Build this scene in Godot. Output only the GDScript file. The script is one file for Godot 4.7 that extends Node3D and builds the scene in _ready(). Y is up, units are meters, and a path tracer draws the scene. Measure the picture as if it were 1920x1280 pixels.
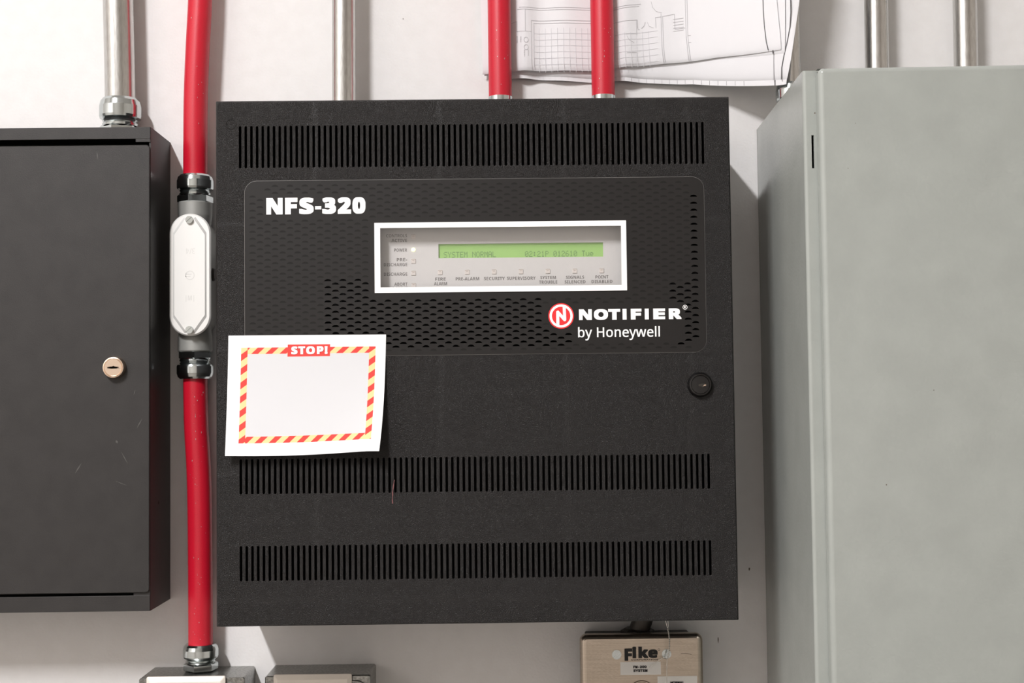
extends Node3D
# Electrical room wall: fire alarm panel, two steel cabinets, conduits, boxes, drawings.
# Wall face is the plane z = 0, the camera stands in front of it at the origin's height.

var M := {}
var used := {}
var font_bold: Font
var font_plain: Font
var font_mono: Font

const PX := -0.2496      # panel door: left edge
const PY := -0.1941      # panel door: bottom edge
const PW := 0.46
const PH := 0.4662
const PZ := 0.147        # panel door: front face

func _ready() -> void:
	# ---------------------------------------------------------------- camera, sky, exposure, lamp
	var cam := Camera3D.new()
	cam.name = "camera"
	cam.fov = rad_to_deg(2.0 * atan(640.0 / 2500.0))
	cam.position = Vector3(0, 0, 1.3316)
	cam.rotation = Vector3(0.0456, -0.0110, -0.0115)
	cam.near = 0.02
	cam.far = 30.0
	add_child(cam)
	cam.current = true
	var env := Environment.new()
	env.background_mode = Environment.BG_COLOR
	env.background_color = Color(0.02, 0.02, 0.02)
	env.tonemap_mode = Environment.TONE_MAPPER_LINEAR
	env.tonemap_exposure = 1.0
	env.sdfgi_enabled = true
	env.ssao_enabled = true
	env.ssil_enabled = true
	var we := WorldEnvironment.new()
	we.name = "environment"
	we.environment = env
	add_child(we)
	fonts()
	materials()
	room()
	ceiling_lamp(Vector3(-1.05, 1.82, 2.15), 13.7)
	# ---------------------------------------------------------------- large things
	fire_panel()
	left_cabinet()
	right_cabinet()
	conduits()
	drawings()
	note()
	boxes()
	station()
	wire_seal()

# ==================================================================== materials
func fonts() -> void:
	var b := SystemFont.new()
	b.font_names = PackedStringArray(["Droid Sans"])
	b.font_weight = 700
	font_bold = b
	var p := SystemFont.new()
	p.font_names = PackedStringArray(["Droid Sans"])
	font_plain = p
	var m := SystemFont.new()
	m.font_names = PackedStringArray(["Droid Sans Mono"])
	font_mono = m

func noise(freq: float, seed_: int, octaves := 3, kind := FastNoiseLite.TYPE_SIMPLEX) -> FastNoiseLite:
	var n := FastNoiseLite.new()
	n.seed = seed_
	n.noise_type = kind
	n.frequency = freq
	n.fractal_octaves = octaves
	return n

func tex(freq: float, seed_: int, stops: Array, octaves := 3, size := 512) -> NoiseTexture2D:
	var t := NoiseTexture2D.new()
	t.width = size
	t.height = size
	t.seamless = true
	t.noise = noise(freq, seed_, octaves)
	var g := Gradient.new()
	var offs := PackedFloat32Array()
	var cols := PackedColorArray()
	for s in stops:
		offs.append(s[0])
		cols.append(s[1])
	g.offsets = offs
	g.colors = cols
	t.color_ramp = g
	return t

func bump(freq: float, seed_: int, strength: float, octaves := 2, size := 512) -> NoiseTexture2D:
	var t := NoiseTexture2D.new()
	t.width = size
	t.height = size
	t.seamless = true
	t.noise = noise(freq, seed_, octaves)
	t.as_normal_map = true
	t.bump_strength = strength
	return t

func c8(r: int, g: int, b: int) -> Color:
	return Color8(r, g, b)

func mat(called: String, col: Color, rough: float, metal := 0.0) -> StandardMaterial3D:
	var m := StandardMaterial3D.new()
	m.resource_name = called
	m.albedo_color = col
	m.roughness = rough
	m.metallic = metal
	M[called] = m
	return m

func tri_planar(m: StandardMaterial3D, per_metre: float, at: NoiseTexture2D = null, nt: NoiseTexture2D = null, nscale := 1.0) -> void:
	m.uv1_triplanar = true
	m.uv1_world_triplanar = true
	m.uv1_scale = Vector3.ONE * per_metre
	if at:
		m.albedo_texture = at
	if nt:
		m.normal_enabled = true
		m.normal_texture = nt
		m.normal_scale = nscale

func materials() -> void:
	var w := Color.WHITE
	var m := mat("wall_paint", c8(220, 218, 217), 0.8)
	tri_planar(m, 4.0, tex(0.02, 3, [[0.0, Color(0.982, 0.98, 0.978)], [1.0, w]], 4), bump(0.12, 4, 2.0), 0.08)
	mat("ceiling_paint", c8(234, 232, 230), 0.9)
	m = mat("floor_concrete", c8(160, 153, 145), 0.8)
	tri_planar(m, 1.0, tex(0.03, 8, [[0.0, Color(0.8, 0.8, 0.8)], [1.0, w]], 4))
	m = mat("room_paint", c8(222, 217, 211), 0.85)
	# powder coats
	m = mat("panel_coat", c8(23, 20, 19), 0.36)
	m.metallic_specular = 0.41
	tri_planar(m, 9.0, tex(0.33, 11, [[0.0, Color(0.55, 0.52, 0.52)], [0.5, Color(0.86, 0.84, 0.84)], [0.72, w], [1.0, w]], 2), bump(0.30, 12, 9.0), 0.34)
	m = mat("cabinet_dark", c8(50, 48, 47), 0.46)
	m.metallic_specular = 0.40
	tri_planar(m, 5.0, tex(0.012, 21, [[0.0, Color(0.90, 0.90, 0.90)], [0.55, Color(0.96, 0.96, 0.96)], [1.0, w]], 5), bump(0.3, 22, 3.0), 0.05)
	m = mat("cabinet_grey", c8(158, 162, 157), 0.24)
	tri_planar(m, 3.0, tex(0.01, 31, [[0.0, Color(0.96, 0.96, 0.96)], [1.0, w]], 4), bump(0.15, 32, 2.0), 0.05)
	# metals
	m = mat("galvanised", c8(208, 208, 206), 0.24, 1.0)
	tri_planar(m, 10.0, tex(0.05, 41, [[0.0, Color(0.86, 0.85, 0.84)], [0.5, Color(0.96, 0.955, 0.95)], [1.0, w]], 4), bump(0.05, 42, 1.5), 0.03)
	m.uv1_scale = Vector3(26.0, 2.5, 26.0)
	m = mat("zinc_fitting", c8(196, 202, 202), 0.14, 1.0)
	m = mat("box_steel", c8(176, 176, 172), 0.32, 1.0)
	tri_planar(m, 12.0, tex(0.04, 45, [[0.0, Color(0.7, 0.7, 0.7)], [1.0, w]], 3), bump(0.1, 46, 3.0), 0.15)
	m = mat("cast_grey", c8(150, 150, 146), 0.5, 0.35)
	tri_planar(m, 20.0, null, bump(0.3, 48, 4.0), 0.2)
	m = mat("cover_aluminium", c8(226, 225, 222), 0.42, 0.25)
	m = mat("cover_mark", c8(212, 211, 208), 0.5, 0.2)
	m = mat("stainless", c8(198, 186, 172), 0.33, 1.0)
	var st := tex(0.02, 51, [[0.0, Color(0.92, 0.91, 0.90)], [1.0, w]], 3)
	tri_planar(m, 1.0, st, bump(0.2, 52, 3.0), 0.10)
	m.uv1_scale = Vector3(2.0, 40.0, 2.0)
	m = mat("nickel", c8(226, 205, 186), 0.22, 1.0)
	m = mat("wire_tin", c8(210, 208, 202), 0.25, 1.0)
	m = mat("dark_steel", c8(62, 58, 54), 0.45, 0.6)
	# paints and plastics
	m = mat("red_paint", c8(196, 20, 44), 0.36)
	tri_planar(m, 14.0, tex(0.09, 61, [[0.0, Color(0.86, 0.84, 0.84)], [0.35, Color(0.97, 0.97, 0.97)], [1.0, w]], 4), bump(0.25, 62, 3.0), 0.10)
	m = mat("paint_chip", c8(176, 160, 156), 0.4, 0.4)
	m = mat("overlay_film", c8(27, 25, 24), 0.42)
	m.metallic_specular = 0.40
	mat("overlay_edge_glint", c8(96, 94, 92), 0.35)  # paler than the film: light caught by the edge, painted into the colour
	m = mat("faint_moon", c8(22, 20, 19), 0.6)
	m.metallic_specular = 0.33
	mat("print_white", c8(250, 250, 248), 0.6)
	mat("frame_white", c8(248, 248, 247), 0.55)
	mat("print_red", c8(226, 36, 40), 0.55)
	mat("plate_grey", c8(192, 189, 187), 0.6)
	mat("caption_ink", c8(96, 91, 88), 0.7)
	m = mat("lcd_green", c8(140, 176, 100), 0.35)
	m.emission_enabled = true
	m.emission = c8(120, 190, 70)
	m.emission_energy_multiplier = 0.10
	mat("lcd_ink", c8(92, 128, 72), 0.5)
	mat("led_lens", c8(201, 193, 188), 0.35)
	mat("led_slot", c8(164, 152, 142), 0.5)
	m = mat("led_lit", c8(250, 255, 190), 0.3)
	m.emission_enabled = true
	m.emission = c8(245, 255, 170)
	m.emission_energy_multiplier = 1.6
	m = mat("window_film", Color(1, 1, 1, 0.03), 0.0)
	m.transparency = BaseMaterial3D.TRANSPARENCY_ALPHA
	mat("lock_black", c8(14, 13, 13), 0.12)
	mat("paper", c8(221, 220, 222), 0.85)
	mat("drawing_ink", c8(180, 178, 181), 0.9)
	mat("drawing_ink_dark", c8(92, 90, 92), 0.9)
	mat("drawing_ink_pale", c8(203, 202, 206), 0.9)
	mat("cover_ivory", c8(222, 214, 204), 0.4)
	mat("ink_black", c8(14, 13, 13), 0.6)
	mat("label_white", c8(224, 222, 218), 0.55)
	mat("scuff_pale", c8(82, 80, 77), 0.7)
	mat("scratch_pink", c8(112, 70, 70), 0.7)
	mat("wall_mark", c8(92, 82, 72), 0.9)
	m = mat("lamp_glass", c8(255, 252, 246), 0.4)
	m.emission_enabled = true
	m.emission = c8(255, 250, 242)
	m.emission_energy_multiplier = 2.5

# ==================================================================== mesh helpers
func begin() -> SurfaceTool:
	var st := SurfaceTool.new()
	st.begin(Mesh.PRIMITIVE_TRIANGLES)
	return st

func tri(st: SurfaceTool, a: Vector3, b: Vector3, c: Vector3, na: Vector3, nb: Vector3, nc: Vector3) -> void:
	var g := (b - a).cross(c - a)
	if g.length_squared() < 1e-20:
		return
	if g.dot(na + nb + nc) > 0.0:        # counter-clockwise: turn it round
		var t := b
		b = c
		c = t
		t = nb
		nb = nc
		nc = t
	st.set_normal(na)
	st.add_vertex(a)
	st.set_normal(nb)
	st.add_vertex(b)
	st.set_normal(nc)
	st.add_vertex(c)

func quad(st: SurfaceTool, a: Vector3, b: Vector3, c: Vector3, d: Vector3, n: Vector3) -> void:
	tri(st, a, b, c, n, n, n)
	tri(st, a, c, d, n, n, n)

func quad4(st: SurfaceTool, a: Vector3, b: Vector3, c: Vector3, d: Vector3, na: Vector3, nb: Vector3, nc: Vector3, nd: Vector3) -> void:
	tri(st, a, b, c, na, nb, nc)
	tri(st, a, c, d, na, nc, nd)

func rect(st: SurfaceTool, x0: float, y0: float, x1: float, y1: float, z: float) -> void:
	quad(st, Vector3(x0, y0, z), Vector3(x1, y0, z), Vector3(x1, y1, z), Vector3(x0, y1, z), Vector3(0, 0, 1))

func box(st: SurfaceTool, lo: Vector3, hi: Vector3, bev := 0.0) -> void:
	# a box with chamfered edges
	var c := (lo + hi) * 0.5
	var h := (hi - lo) * 0.5
	for ax in 3:
		var u := (ax + 1) % 3
		var v := (ax + 2) % 3
		for s in [-1.0, 1.0]:
			var n := Vector3.ZERO
			n[ax] = s
			var p := []
			for k in [[-1, -1], [1, -1], [1, 1], [-1, 1]]:
				var q := c
				q[ax] += s * h[ax]
				q[u] += k[0] * (h[u] - bev)
				q[v] += k[1] * (h[v] - bev)
				p.append(q)
			quad(st, p[0], p[1], p[2], p[3], n)
	if bev <= 0.0:
		return
	for ax in 3:                          # edges along ax
		var u := (ax + 1) % 3
		var v := (ax + 2) % 3
		for su in [-1.0, 1.0]:
			for sv in [-1.0, 1.0]:
				var nu := Vector3.ZERO
				nu[u] = su
				var nv := Vector3.ZERO
				nv[v] = sv
				var a := c
				a[u] += su * h[u]
				a[v] += sv * (h[v] - bev)
				var b := c
				b[u] += su * (h[u] - bev)
				b[v] += sv * h[v]
				var e := Vector3.ZERO
				e[ax] = h[ax] - bev
				quad4(st, a - e, a + e, b + e, b - e, nu, nu, nv, nv)
	for sx in [-1.0, 1.0]:
		for sy in [-1.0, 1.0]:
			for sz in [-1.0, 1.0]:
				var s := Vector3(sx, sy, sz)
				var a := c + s * h - Vector3(0, sy, sz) * bev
				var b := c + s * h - Vector3(sx, 0, sz) * bev
				var d := c + s * h - Vector3(sx, sy, 0) * bev
				tri(st, a, b, d, Vector3(sx, 0, 0), Vector3(0, sy, 0), Vector3(0, 0, sz))

func rrect(x0: float, y0: float, x1: float, y1: float, r: float, n := 8) -> PackedVector2Array:
	var p := PackedVector2Array()
	var cs := [Vector2(x1 - r, y1 - r), Vector2(x0 + r, y1 - r), Vector2(x0 + r, y0 + r), Vector2(x1 - r, y0 + r)]
	for k in 4:
		for i in n + 1:
			var a := PI * 0.5 * (k + float(i) / n)
			p.append(cs[k] + Vector2(cos(a), sin(a)) * r)
	return p

func circle(c: Vector2, r: float, n := 32) -> PackedVector2Array:
	var p := PackedVector2Array()
	for i in n:
		p.append(c + Vector2.from_angle(TAU * i / n) * r)
	return p

func cap(st: SurfaceTool, p: PackedVector2Array, z: float, s := 1.0) -> void:
	var ids := Geometry2D.triangulate_polygon(p)
	var n := Vector3(0, 0, s)
	for i in range(0, ids.size(), 3):
		var a := p[ids[i]]
		var b := p[ids[i + 1]]
		var c := p[ids[i + 2]]
		tri(st, Vector3(a.x, a.y, z), Vector3(b.x, b.y, z), Vector3(c.x, c.y, z), n, n, n)

func edge_normals(p: PackedVector2Array) -> Array:
	# for each edge i -> i+1: [normal at i, normal at i+1]; smooth round arcs, hard at corners. p runs counter-clockwise
	var n := p.size()
	var e := []
	for i in n:
		var d := p[(i + 1) % n] - p[i]
		e.append(Vector2(d.y, -d.x).normalized() if d.length() > 1e-9 else Vector2.ZERO)
	var out := []
	for i in n:
		var a: Vector2 = e[i]
		var pr: Vector2 = e[(i + n - 1) % n]
		var nx: Vector2 = e[(i + 1) % n]
		var s: Vector2 = (a + pr).normalized() if a.dot(pr) > 0.8 else a
		var t: Vector2 = (a + nx).normalized() if a.dot(nx) > 0.8 else a
		out.append([s, t])
	return out

func wall_of(st: SurfaceTool, p: PackedVector2Array, z0: float, q: PackedVector2Array, z1: float, flip := 1.0) -> void:
	# side faces from outline p at z0 to outline q at z1 (same count)
	var en := edge_normals(p)
	var n := p.size()
	for i in n:
		var j := (i + 1) % n
		if p[i].distance_to(p[j]) < 1e-9:
			continue
		var slope := (p[i] - q[i]).dot(en[i][0])
		var dz := z1 - z0
		var na := Vector3(en[i][0].x * dz, en[i][0].y * dz, slope).normalized() * flip
		var nb := Vector3(en[i][1].x * dz, en[i][1].y * dz, slope).normalized() * flip
		quad4(st, Vector3(p[i].x, p[i].y, z0), Vector3(p[j].x, p[j].y, z0), Vector3(q[j].x, q[j].y, z1), Vector3(q[i].x, q[i].y, z1), na, nb, nb, na)

func slab(st: SurfaceTool, p: PackedVector2Array, z0: float, z1: float) -> void:
	wall_of(st, p, z0, p, z1)
	cap(st, p, z1)
	cap(st, p, z0, -1.0)

func rslab(st: SurfaceTool, x0: float, y0: float, x1: float, y1: float, r: float, z0: float, z1: float, bev: float, n := 8) -> void:
	# rounded plate with a chamfered front edge
	var o := rrect(x0, y0, x1, y1, r, n)
	var i := rrect(x0 + bev, y0 + bev, x1 - bev, y1 - bev, maxf(r - bev, 0.00005), n)
	wall_of(st, o, z0, o, z1 - bev)
	wall_of(st, o, z1 - bev, i, z1)
	cap(st, i, z1)
	cap(st, o, z0, -1.0)

func lathe(st: SurfaceTool, prof: Array, xf: Transform3D, n := 32, flat := false) -> void:
	# prof: [radius, height] pairs about the local y axis
	for k in prof.size() - 1:
		var a := Vector2(prof[k][0], prof[k][1])
		var b := Vector2(prof[k + 1][0], prof[k + 1][1])
		var d := b - a
		if d.length() < 1e-9:
			continue
		var nn := Vector2(d.y, -d.x).normalized()
		for i in n:
			var t0 := TAU * i / n
			var t1 := TAU * (i + 1) / n
			var tm := (t0 + t1) * 0.5
			var r0 := Vector3(cos(t0), 0, sin(t0))
			var r1 := Vector3(cos(t1), 0, sin(t1))
			var n0 := r0 * nn.x + Vector3(0, nn.y, 0)
			var n1 := r1 * nn.x + Vector3(0, nn.y, 0)
			if flat:
				n0 = Vector3(cos(tm), 0, sin(tm)) * nn.x + Vector3(0, nn.y, 0)
				n1 = n0
			var q := xf.basis
			quad4(st, xf * (r0 * a.x + Vector3(0, a.y, 0)), xf * (r1 * a.x + Vector3(0, a.y, 0)), xf * (r1 * b.x + Vector3(0, b.y, 0)), xf * (r0 * b.x + Vector3(0, b.y, 0)), q * n0, q * n1, q * n1, q * n0)

func facing(at: Vector3) -> Transform3D:
	# local y axis turned towards the viewer (+z)
	return Transform3D(Basis(Vector3(1, 0, 0), Vector3(0, 0, 1), Vector3(0, -1, 0)), at)

func upright(at: Vector3, down := false) -> Transform3D:
	return Transform3D(Basis(Vector3.RIGHT, PI if down else 0.0), at)

func smooth_path(pts: Array, per := 8) -> PackedVector3Array:
	var out := PackedVector3Array()
	for i in pts.size() - 1:
		var a: Vector3 = pts[maxi(i - 1, 0)]
		var b: Vector3 = pts[i]
		var c: Vector3 = pts[i + 1]
		var d: Vector3 = pts[mini(i + 2, pts.size() - 1)]
		for k in per:
			out.append(b.cubic_interpolate(c, a, d, float(k) / per))
	out.append(pts[-1])
	return out

func tube(st: SurfaceTool, path: PackedVector3Array, r: float, n := 28, ends := true) -> void:
	var f := (path[1] - path[0]).normalized()
	var side := f.cross(Vector3(0.31, 0.2, 1)).normalized()
	var rings := []
	var dirs := []
	for i in path.size():
		var t := (path[mini(i + 1, path.size() - 1)] - path[maxi(i - 1, 0)]).normalized()
		side = (side - t * side.dot(t)).normalized()
		var up := t.cross(side)
		var ring := []
		var nr := []
		for k in n:
			var v := side * cos(TAU * k / n) + up * sin(TAU * k / n)
			ring.append(path[i] + v * r)
			nr.append(v)
		rings.append(ring)
		dirs.append(nr)
	for i in path.size() - 1:
		for k in n:
			var j := (k + 1) % n
			quad4(st, rings[i][k], rings[i][j], rings[i + 1][j], rings[i + 1][k], dirs[i][k], dirs[i][j], dirs[i + 1][j], dirs[i + 1][k])
	if ends:
		for e in [0, path.size() - 1]:
			var nn := (path[0] - path[1]).normalized() if e == 0 else (path[-1] - path[-2]).normalized()
			for k in n:
				tri(st, path[e], rings[e][k], rings[e][(k + 1) % n], nn, nn, nn)

func part(called: String, st: SurfaceTool, m: String, parent: Node) -> MeshInstance3D:
	var o := MeshInstance3D.new()
	o.name = called
	o.mesh = st.commit()
	o.material_override = M[m]
	parent.add_child(o, true)
	return o

func numbered(called: String) -> String:
	var k: int = used.get(called, 0)
	used[called] = k + 1
	return called if k == 0 else "%s_%03d" % [called, k]

func thing(called: String, label: String, category: String, at := Vector3.ZERO, group := "") -> Node3D:
	var o := Node3D.new()
	o.name = numbered(called)
	add_child(o)
	o.position = at
	o.set_meta("label", label)
	o.set_meta("category", category)
	if group != "":
		o.set_meta("group", group)
	return o

func structure(called: String, st: SurfaceTool, m: String) -> MeshInstance3D:
	var o := part(called, st, m, self)
	o.set_meta("kind", "structure")
	return o

func text(parent: Node, called: String, s: String, x0: float, x1: float, y0: float, y1: float, z: float, m: String, f: Font, fat := 0.0, gap := 0) -> MeshInstance3D:
	# lettering whose ink fills the rectangle x0..x1, y0..y1; fat (metres) thickens the strokes
	var t := TextMesh.new()
	t.font = f
	if gap > 0:
		var fv := FontVariation.new()
		fv.base_font = f
		fv.spacing_glyph = gap
		t.font = fv
	t.text = s
	t.font_size = 48
	t.pixel_size = 0.01
	t.depth = 0.01
	t.curve_step = 1.0
	var src := t.get_mesh_arrays()
	var v: PackedVector3Array = src[Mesh.ARRAY_VERTEX]
	var nn: PackedVector3Array = src[Mesh.ARRAY_NORMAL]
	var ids = src[Mesh.ARRAY_INDEX]
	var order := PackedInt32Array()
	if ids == null or ids.size() == 0:
		for i in v.size():
			order.append(i)
	else:
		order = ids
	var lo := Vector3(1e9, 1e9, 1e9)
	var hi := -lo
	for p in v:
		lo = lo.min(p)
		hi = hi.max(p)
	var st := begin()
	var offs := [Vector2.ZERO]
	if fat > 0.0:
		offs = [Vector2(-fat, -fat), Vector2(fat, -fat), Vector2(fat, fat), Vector2(-fat, fat), Vector2(-fat, 0), Vector2(fat, 0), Vector2(0, fat), Vector2(0, -fat)]
	for oi in offs.size():
		var o: Vector2 = offs[oi]
		var p := PackedVector3Array()
		for q in v:
			p.append(Vector3(lerpf(x0 + fat, x1 - fat, (q.x - lo.x) / (hi.x - lo.x)) + o.x, lerpf(y0 + fat, y1 - fat, (q.y - lo.y) / (hi.y - lo.y)) + o.y, z + 0.00002 * oi + 0.00008 * (q.z - lo.z) / (hi.z - lo.z)))
		for i in range(0, order.size(), 3):
			if nn[order[i]].z < -0.5:
				continue
			tri(st, p[order[i]], p[order[i + 1]], p[order[i + 2]], nn[order[i]], nn[order[i + 1]], nn[order[i + 2]])
	return part(called, st, m, parent)

func letter(parent: Node, s: String, x0: float, x1: float, y0: float, y1: float, z: float, fat: float) -> void:
	if s == "I" or s == "-":
		var st := begin()
		slab(st, PackedVector2Array([Vector2(x0, y0), Vector2(x1, y0), Vector2(x1, y1), Vector2(x0, y1)]), z, z + 0.00012)
		part("letter", st, "print_white", parent)
	else:
		text(parent, "letter", s, x0, x1, y0, y1, z, "print_white", font_bold, fat)

func stroke(st: SurfaceTool, pts: Array, wdt: float, z: float) -> void:
	# flat printed line
	for i in pts.size() - 1:
		var a: Vector2 = pts[i]
		var b: Vector2 = pts[i + 1]
		var d := (b - a).normalized()
		var s := Vector2(-d.y, d.x) * wdt * 0.5
		quad(st, Vector3(a.x + s.x, a.y + s.y, z), Vector3(a.x - s.x, a.y - s.y, z), Vector3(b.x - s.x, b.y - s.y, z), Vector3(b.x + s.x, b.y + s.y, z), Vector3(0, 0, 1))

func ring(st: SurfaceTool, c: Vector2, r0: float, r1: float, z: float, n := 40) -> void:
	for i in n:
		var a := Vector2.from_angle(TAU * i / n)
		var b := Vector2.from_angle(TAU * (i + 1) / n)
		quad(st, Vector3(c.x + a.x * r0, c.y + a.y * r0, z), Vector3(c.x + a.x * r1, c.y + a.y * r1, z), Vector3(c.x + b.x * r1, c.y + b.y * r1, z), Vector3(c.x + b.x * r0, c.y + b.y * r0, z), Vector3(0, 0, 1))

# ==================================================================== the room
func room() -> void:
	var x0 := -2.0
	var x1 := 2.4
	var y0 := -1.5
	var y1 := 1.97
	var z1 := 4.6
	var t := 0.1
	var st := begin()
	box(st, Vector3(x0 - t, y0 - t, -t), Vector3(x1 + t, y1 + t, 0))
	var w := structure("wall_back", st, "wall_paint")
	st = begin()
	box(st, Vector3(x0 - t, y0 - t, 0), Vector3(x0, y1 + t, z1))
	structure("wall_left", st, "room_paint")
	st = begin()
	box(st, Vector3(x1, y0 - t, 0), Vector3(x1 + t, y1 + t, z1))
	structure("wall_right", st, "room_paint")
	st = begin()
	box(st, Vector3(x0 - t, y0 - t, z1), Vector3(x1 + t, y1 + t, z1 + t))
	structure("wall_front", st, "room_paint")
	st = begin()
	box(st, Vector3(x0, y0 - t, 0), Vector3(x1, y0, z1))
	structure("floor", st, "floor_concrete")
	st = begin()
	box(st, Vector3(x0, y1, 0), Vector3(x1, y1 + t, z1))
	structure("ceiling", st, "ceiling_paint")
	# small dark marks on the paint
	for k in [[0.2479, -0.1680, 0.0016, 0.0030, 0.2], [0.2156, -0.2373, 0.0010, 0.0060, 0.1], [-0.0915, 0.388, 0.001, 0.001, 0.0]]:
		st = begin()
		var p := PackedVector2Array()
		for i in 10:
			var a := TAU * i / 10
			p.append(Vector2(k[0] + cos(a) * k[2] * 0.5 + sin(a) * k[4] * 0.0006, k[1] + sin(a) * k[3] * (0.5 + 0.15 * sin(3.0 * a))))
		slab(st, p, 0.0, 0.0002)
		part("scuff_mark", st, "wall_mark", w)

func ceiling_lamp(at: Vector3, energy: float) -> void:
	# fluorescent strip hung under the ceiling, running away from the wall
	var t := thing("fluorescent_lamp", "long white fluorescent ceiling lamp with a glowing diffuser", "lamp", Vector3(at.x, 1.97, at.z))
	var l2 := 0.46
	var drop := at.y - 1.97
	var st := begin()
	box(st, Vector3(-0.06, drop + 0.03, -l2), Vector3(0.06, drop + 0.09, l2), 0.004)
	part("lamp_housing", st, "ceiling_paint", t)
	for z in [-0.25, 0.25]:
		st = begin()
		box(st, Vector3(-0.02, drop + 0.09, z - 0.02), Vector3(0.02, 0.0, z + 0.02), 0.002)
		part("hanger", st, "ceiling_paint", t)
	st = begin()
	box(st, Vector3(-0.056, drop + 0.002, -l2 + 0.004), Vector3(0.056, drop + 0.03, l2 - 0.004), 0.004)
	part("diffuser", st, "lamp_glass", t)
	var l := AreaLight3D.new()
	l.name = "diffuser_light"
	l.position = Vector3(0, drop, 0)
	l.rotation.x = -PI * 0.5
	l.area_size = Vector2(0.11, 0.90)
	l.light_energy = energy
	l.light_color = Color(1.0, 0.995, 1.0)
	l.area_range = 14.0
	l.area_attenuation = 2.0
	l.shadow_enabled = true
	t.add_child(l)

# ==================================================================== the fire alarm panel
func fire_panel() -> void:
	var t := thing("fire_alarm_panel", "large square black fire alarm control panel with slotted vents and white framed display", "alarm panel", Vector3(PX, PY, 0))
	# everything below is in the panel's own metres: u right, v up from the lower left corner of the door
	var st := begin()
	var i0 := 0.0015
	var bz := PZ - 0.019
	box(st, Vector3(i0, i0, 0.0), Vector3(PW - i0, PH - i0, 0.0015))
	box(st, Vector3(i0, i0, 0.0015), Vector3(i0 + 0.0015, PH - i0, bz))
	box(st, Vector3(PW - i0 - 0.0015, i0, 0.0015), Vector3(PW - i0, PH - i0, bz))
	box(st, Vector3(i0 + 0.0015, i0, 0.0015), Vector3(PW - i0 - 0.0015, i0 + 0.0015, bz))
	box(st, Vector3(i0 + 0.0015, PH - i0 - 0.0015, 0.0015), Vector3(PW - i0 - 0.0015, PH - i0, bz))
	part("enclosure_body", st, "panel_coat", t)
	# door: one sheet with three rows of 83 slots and the display opening
	st = begin()
	door_sheet(st)
	var door := part("door", st, "panel_coat", t)
	# spot-weld dimple
	st = begin()
	lathe(st, [[0.0049, 0.0], [0.0046, 0.00025], [0.0042, 0.00025], [0.0040, 0.0]], facing(Vector3(0.0136, 0.4452, PZ)), 24)
	part("weld_dimple", st, "panel_coat", door)
	# scratch left by red paint
	st = begin()
	var sp := [Vector2(0.1573, 0.127), Vector2(0.1565, 0.1228), Vector2(0.1560, 0.119), Vector2(0.1555, 0.1165), Vector2(0.1556, 0.113), Vector2(0.1553, 0.1095), Vector2(0.1555, 0.106)]
	for i in sp.size() - 1:
		stroke(st, [sp[i], sp[i + 1]], 0.0006 + 0.0004 * (i % 2), PZ + 0.00012)
	part("scratch", st, "scratch_pink", door).set_meta("label", "thin pink scratch")
	# hinge knuckles on the left
	st = begin()
	var k := 0
	for v in [[0.4195, 0.4378], [0.0300, 0.0483]]:
		lathe(st, [[0.0, v[0]], [0.0028, v[0]], [0.0028, v[1]], [0.0, v[1]]], Transform3D(Basis.IDENTITY, Vector3(-0.0004, 0, PZ - 0.016)), 14)
		part("hinge", st, "dark_steel", t)
		st = begin()
		k += 1
	overlay(t)
	display(t)
	# cam lock
	st = begin()
	var c := Vector3(0.4292, 0.2079, PZ)
	lathe(st, [[0.0112, 0.0], [0.0112, 0.0012], [0.0104, 0.0034], [0.0096, 0.0044], [0.0084, 0.0046], [0.0080, 0.0040], [0.0078, 0.0034], [0.0040, 0.0036], [0.0, 0.0036]], facing(c), 48)
	var lk := part("cam_lock", st, "lock_black", t)
	st = begin()
	var kc := Vector2(c.x + 0.0018, c.y - 0.0004)
	slab(st, PackedVector2Array([kc + Vector2(-0.0034, -0.0008), kc + Vector2(-0.0010, -0.0012), kc + Vector2(0.0004, -0.0022), kc + Vector2(0.0014, -0.0010), kc + Vector2(0.0038, -0.0010), kc + Vector2(0.0038, 0.0010), kc + Vector2(-0.0004, 0.0014), kc + Vector2(-0.0034, 0.0008)]), c.z + 0.0034, c.z + 0.00375)
	part("keyway", st, "dark_steel", lk)
	st = begin()
	slab(st, PackedVector2Array([kc + Vector2(0.0002, -0.0016), kc + Vector2(0.0012, -0.0008), kc + Vector2(0.0030, -0.0006), kc + Vector2(0.0030, 0.0004), kc + Vector2(0.0014, 0.0002)]), c.z + 0.00375, c.z + 0.0041)
	part("key_tumbler", st, "nickel", lk)

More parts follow.
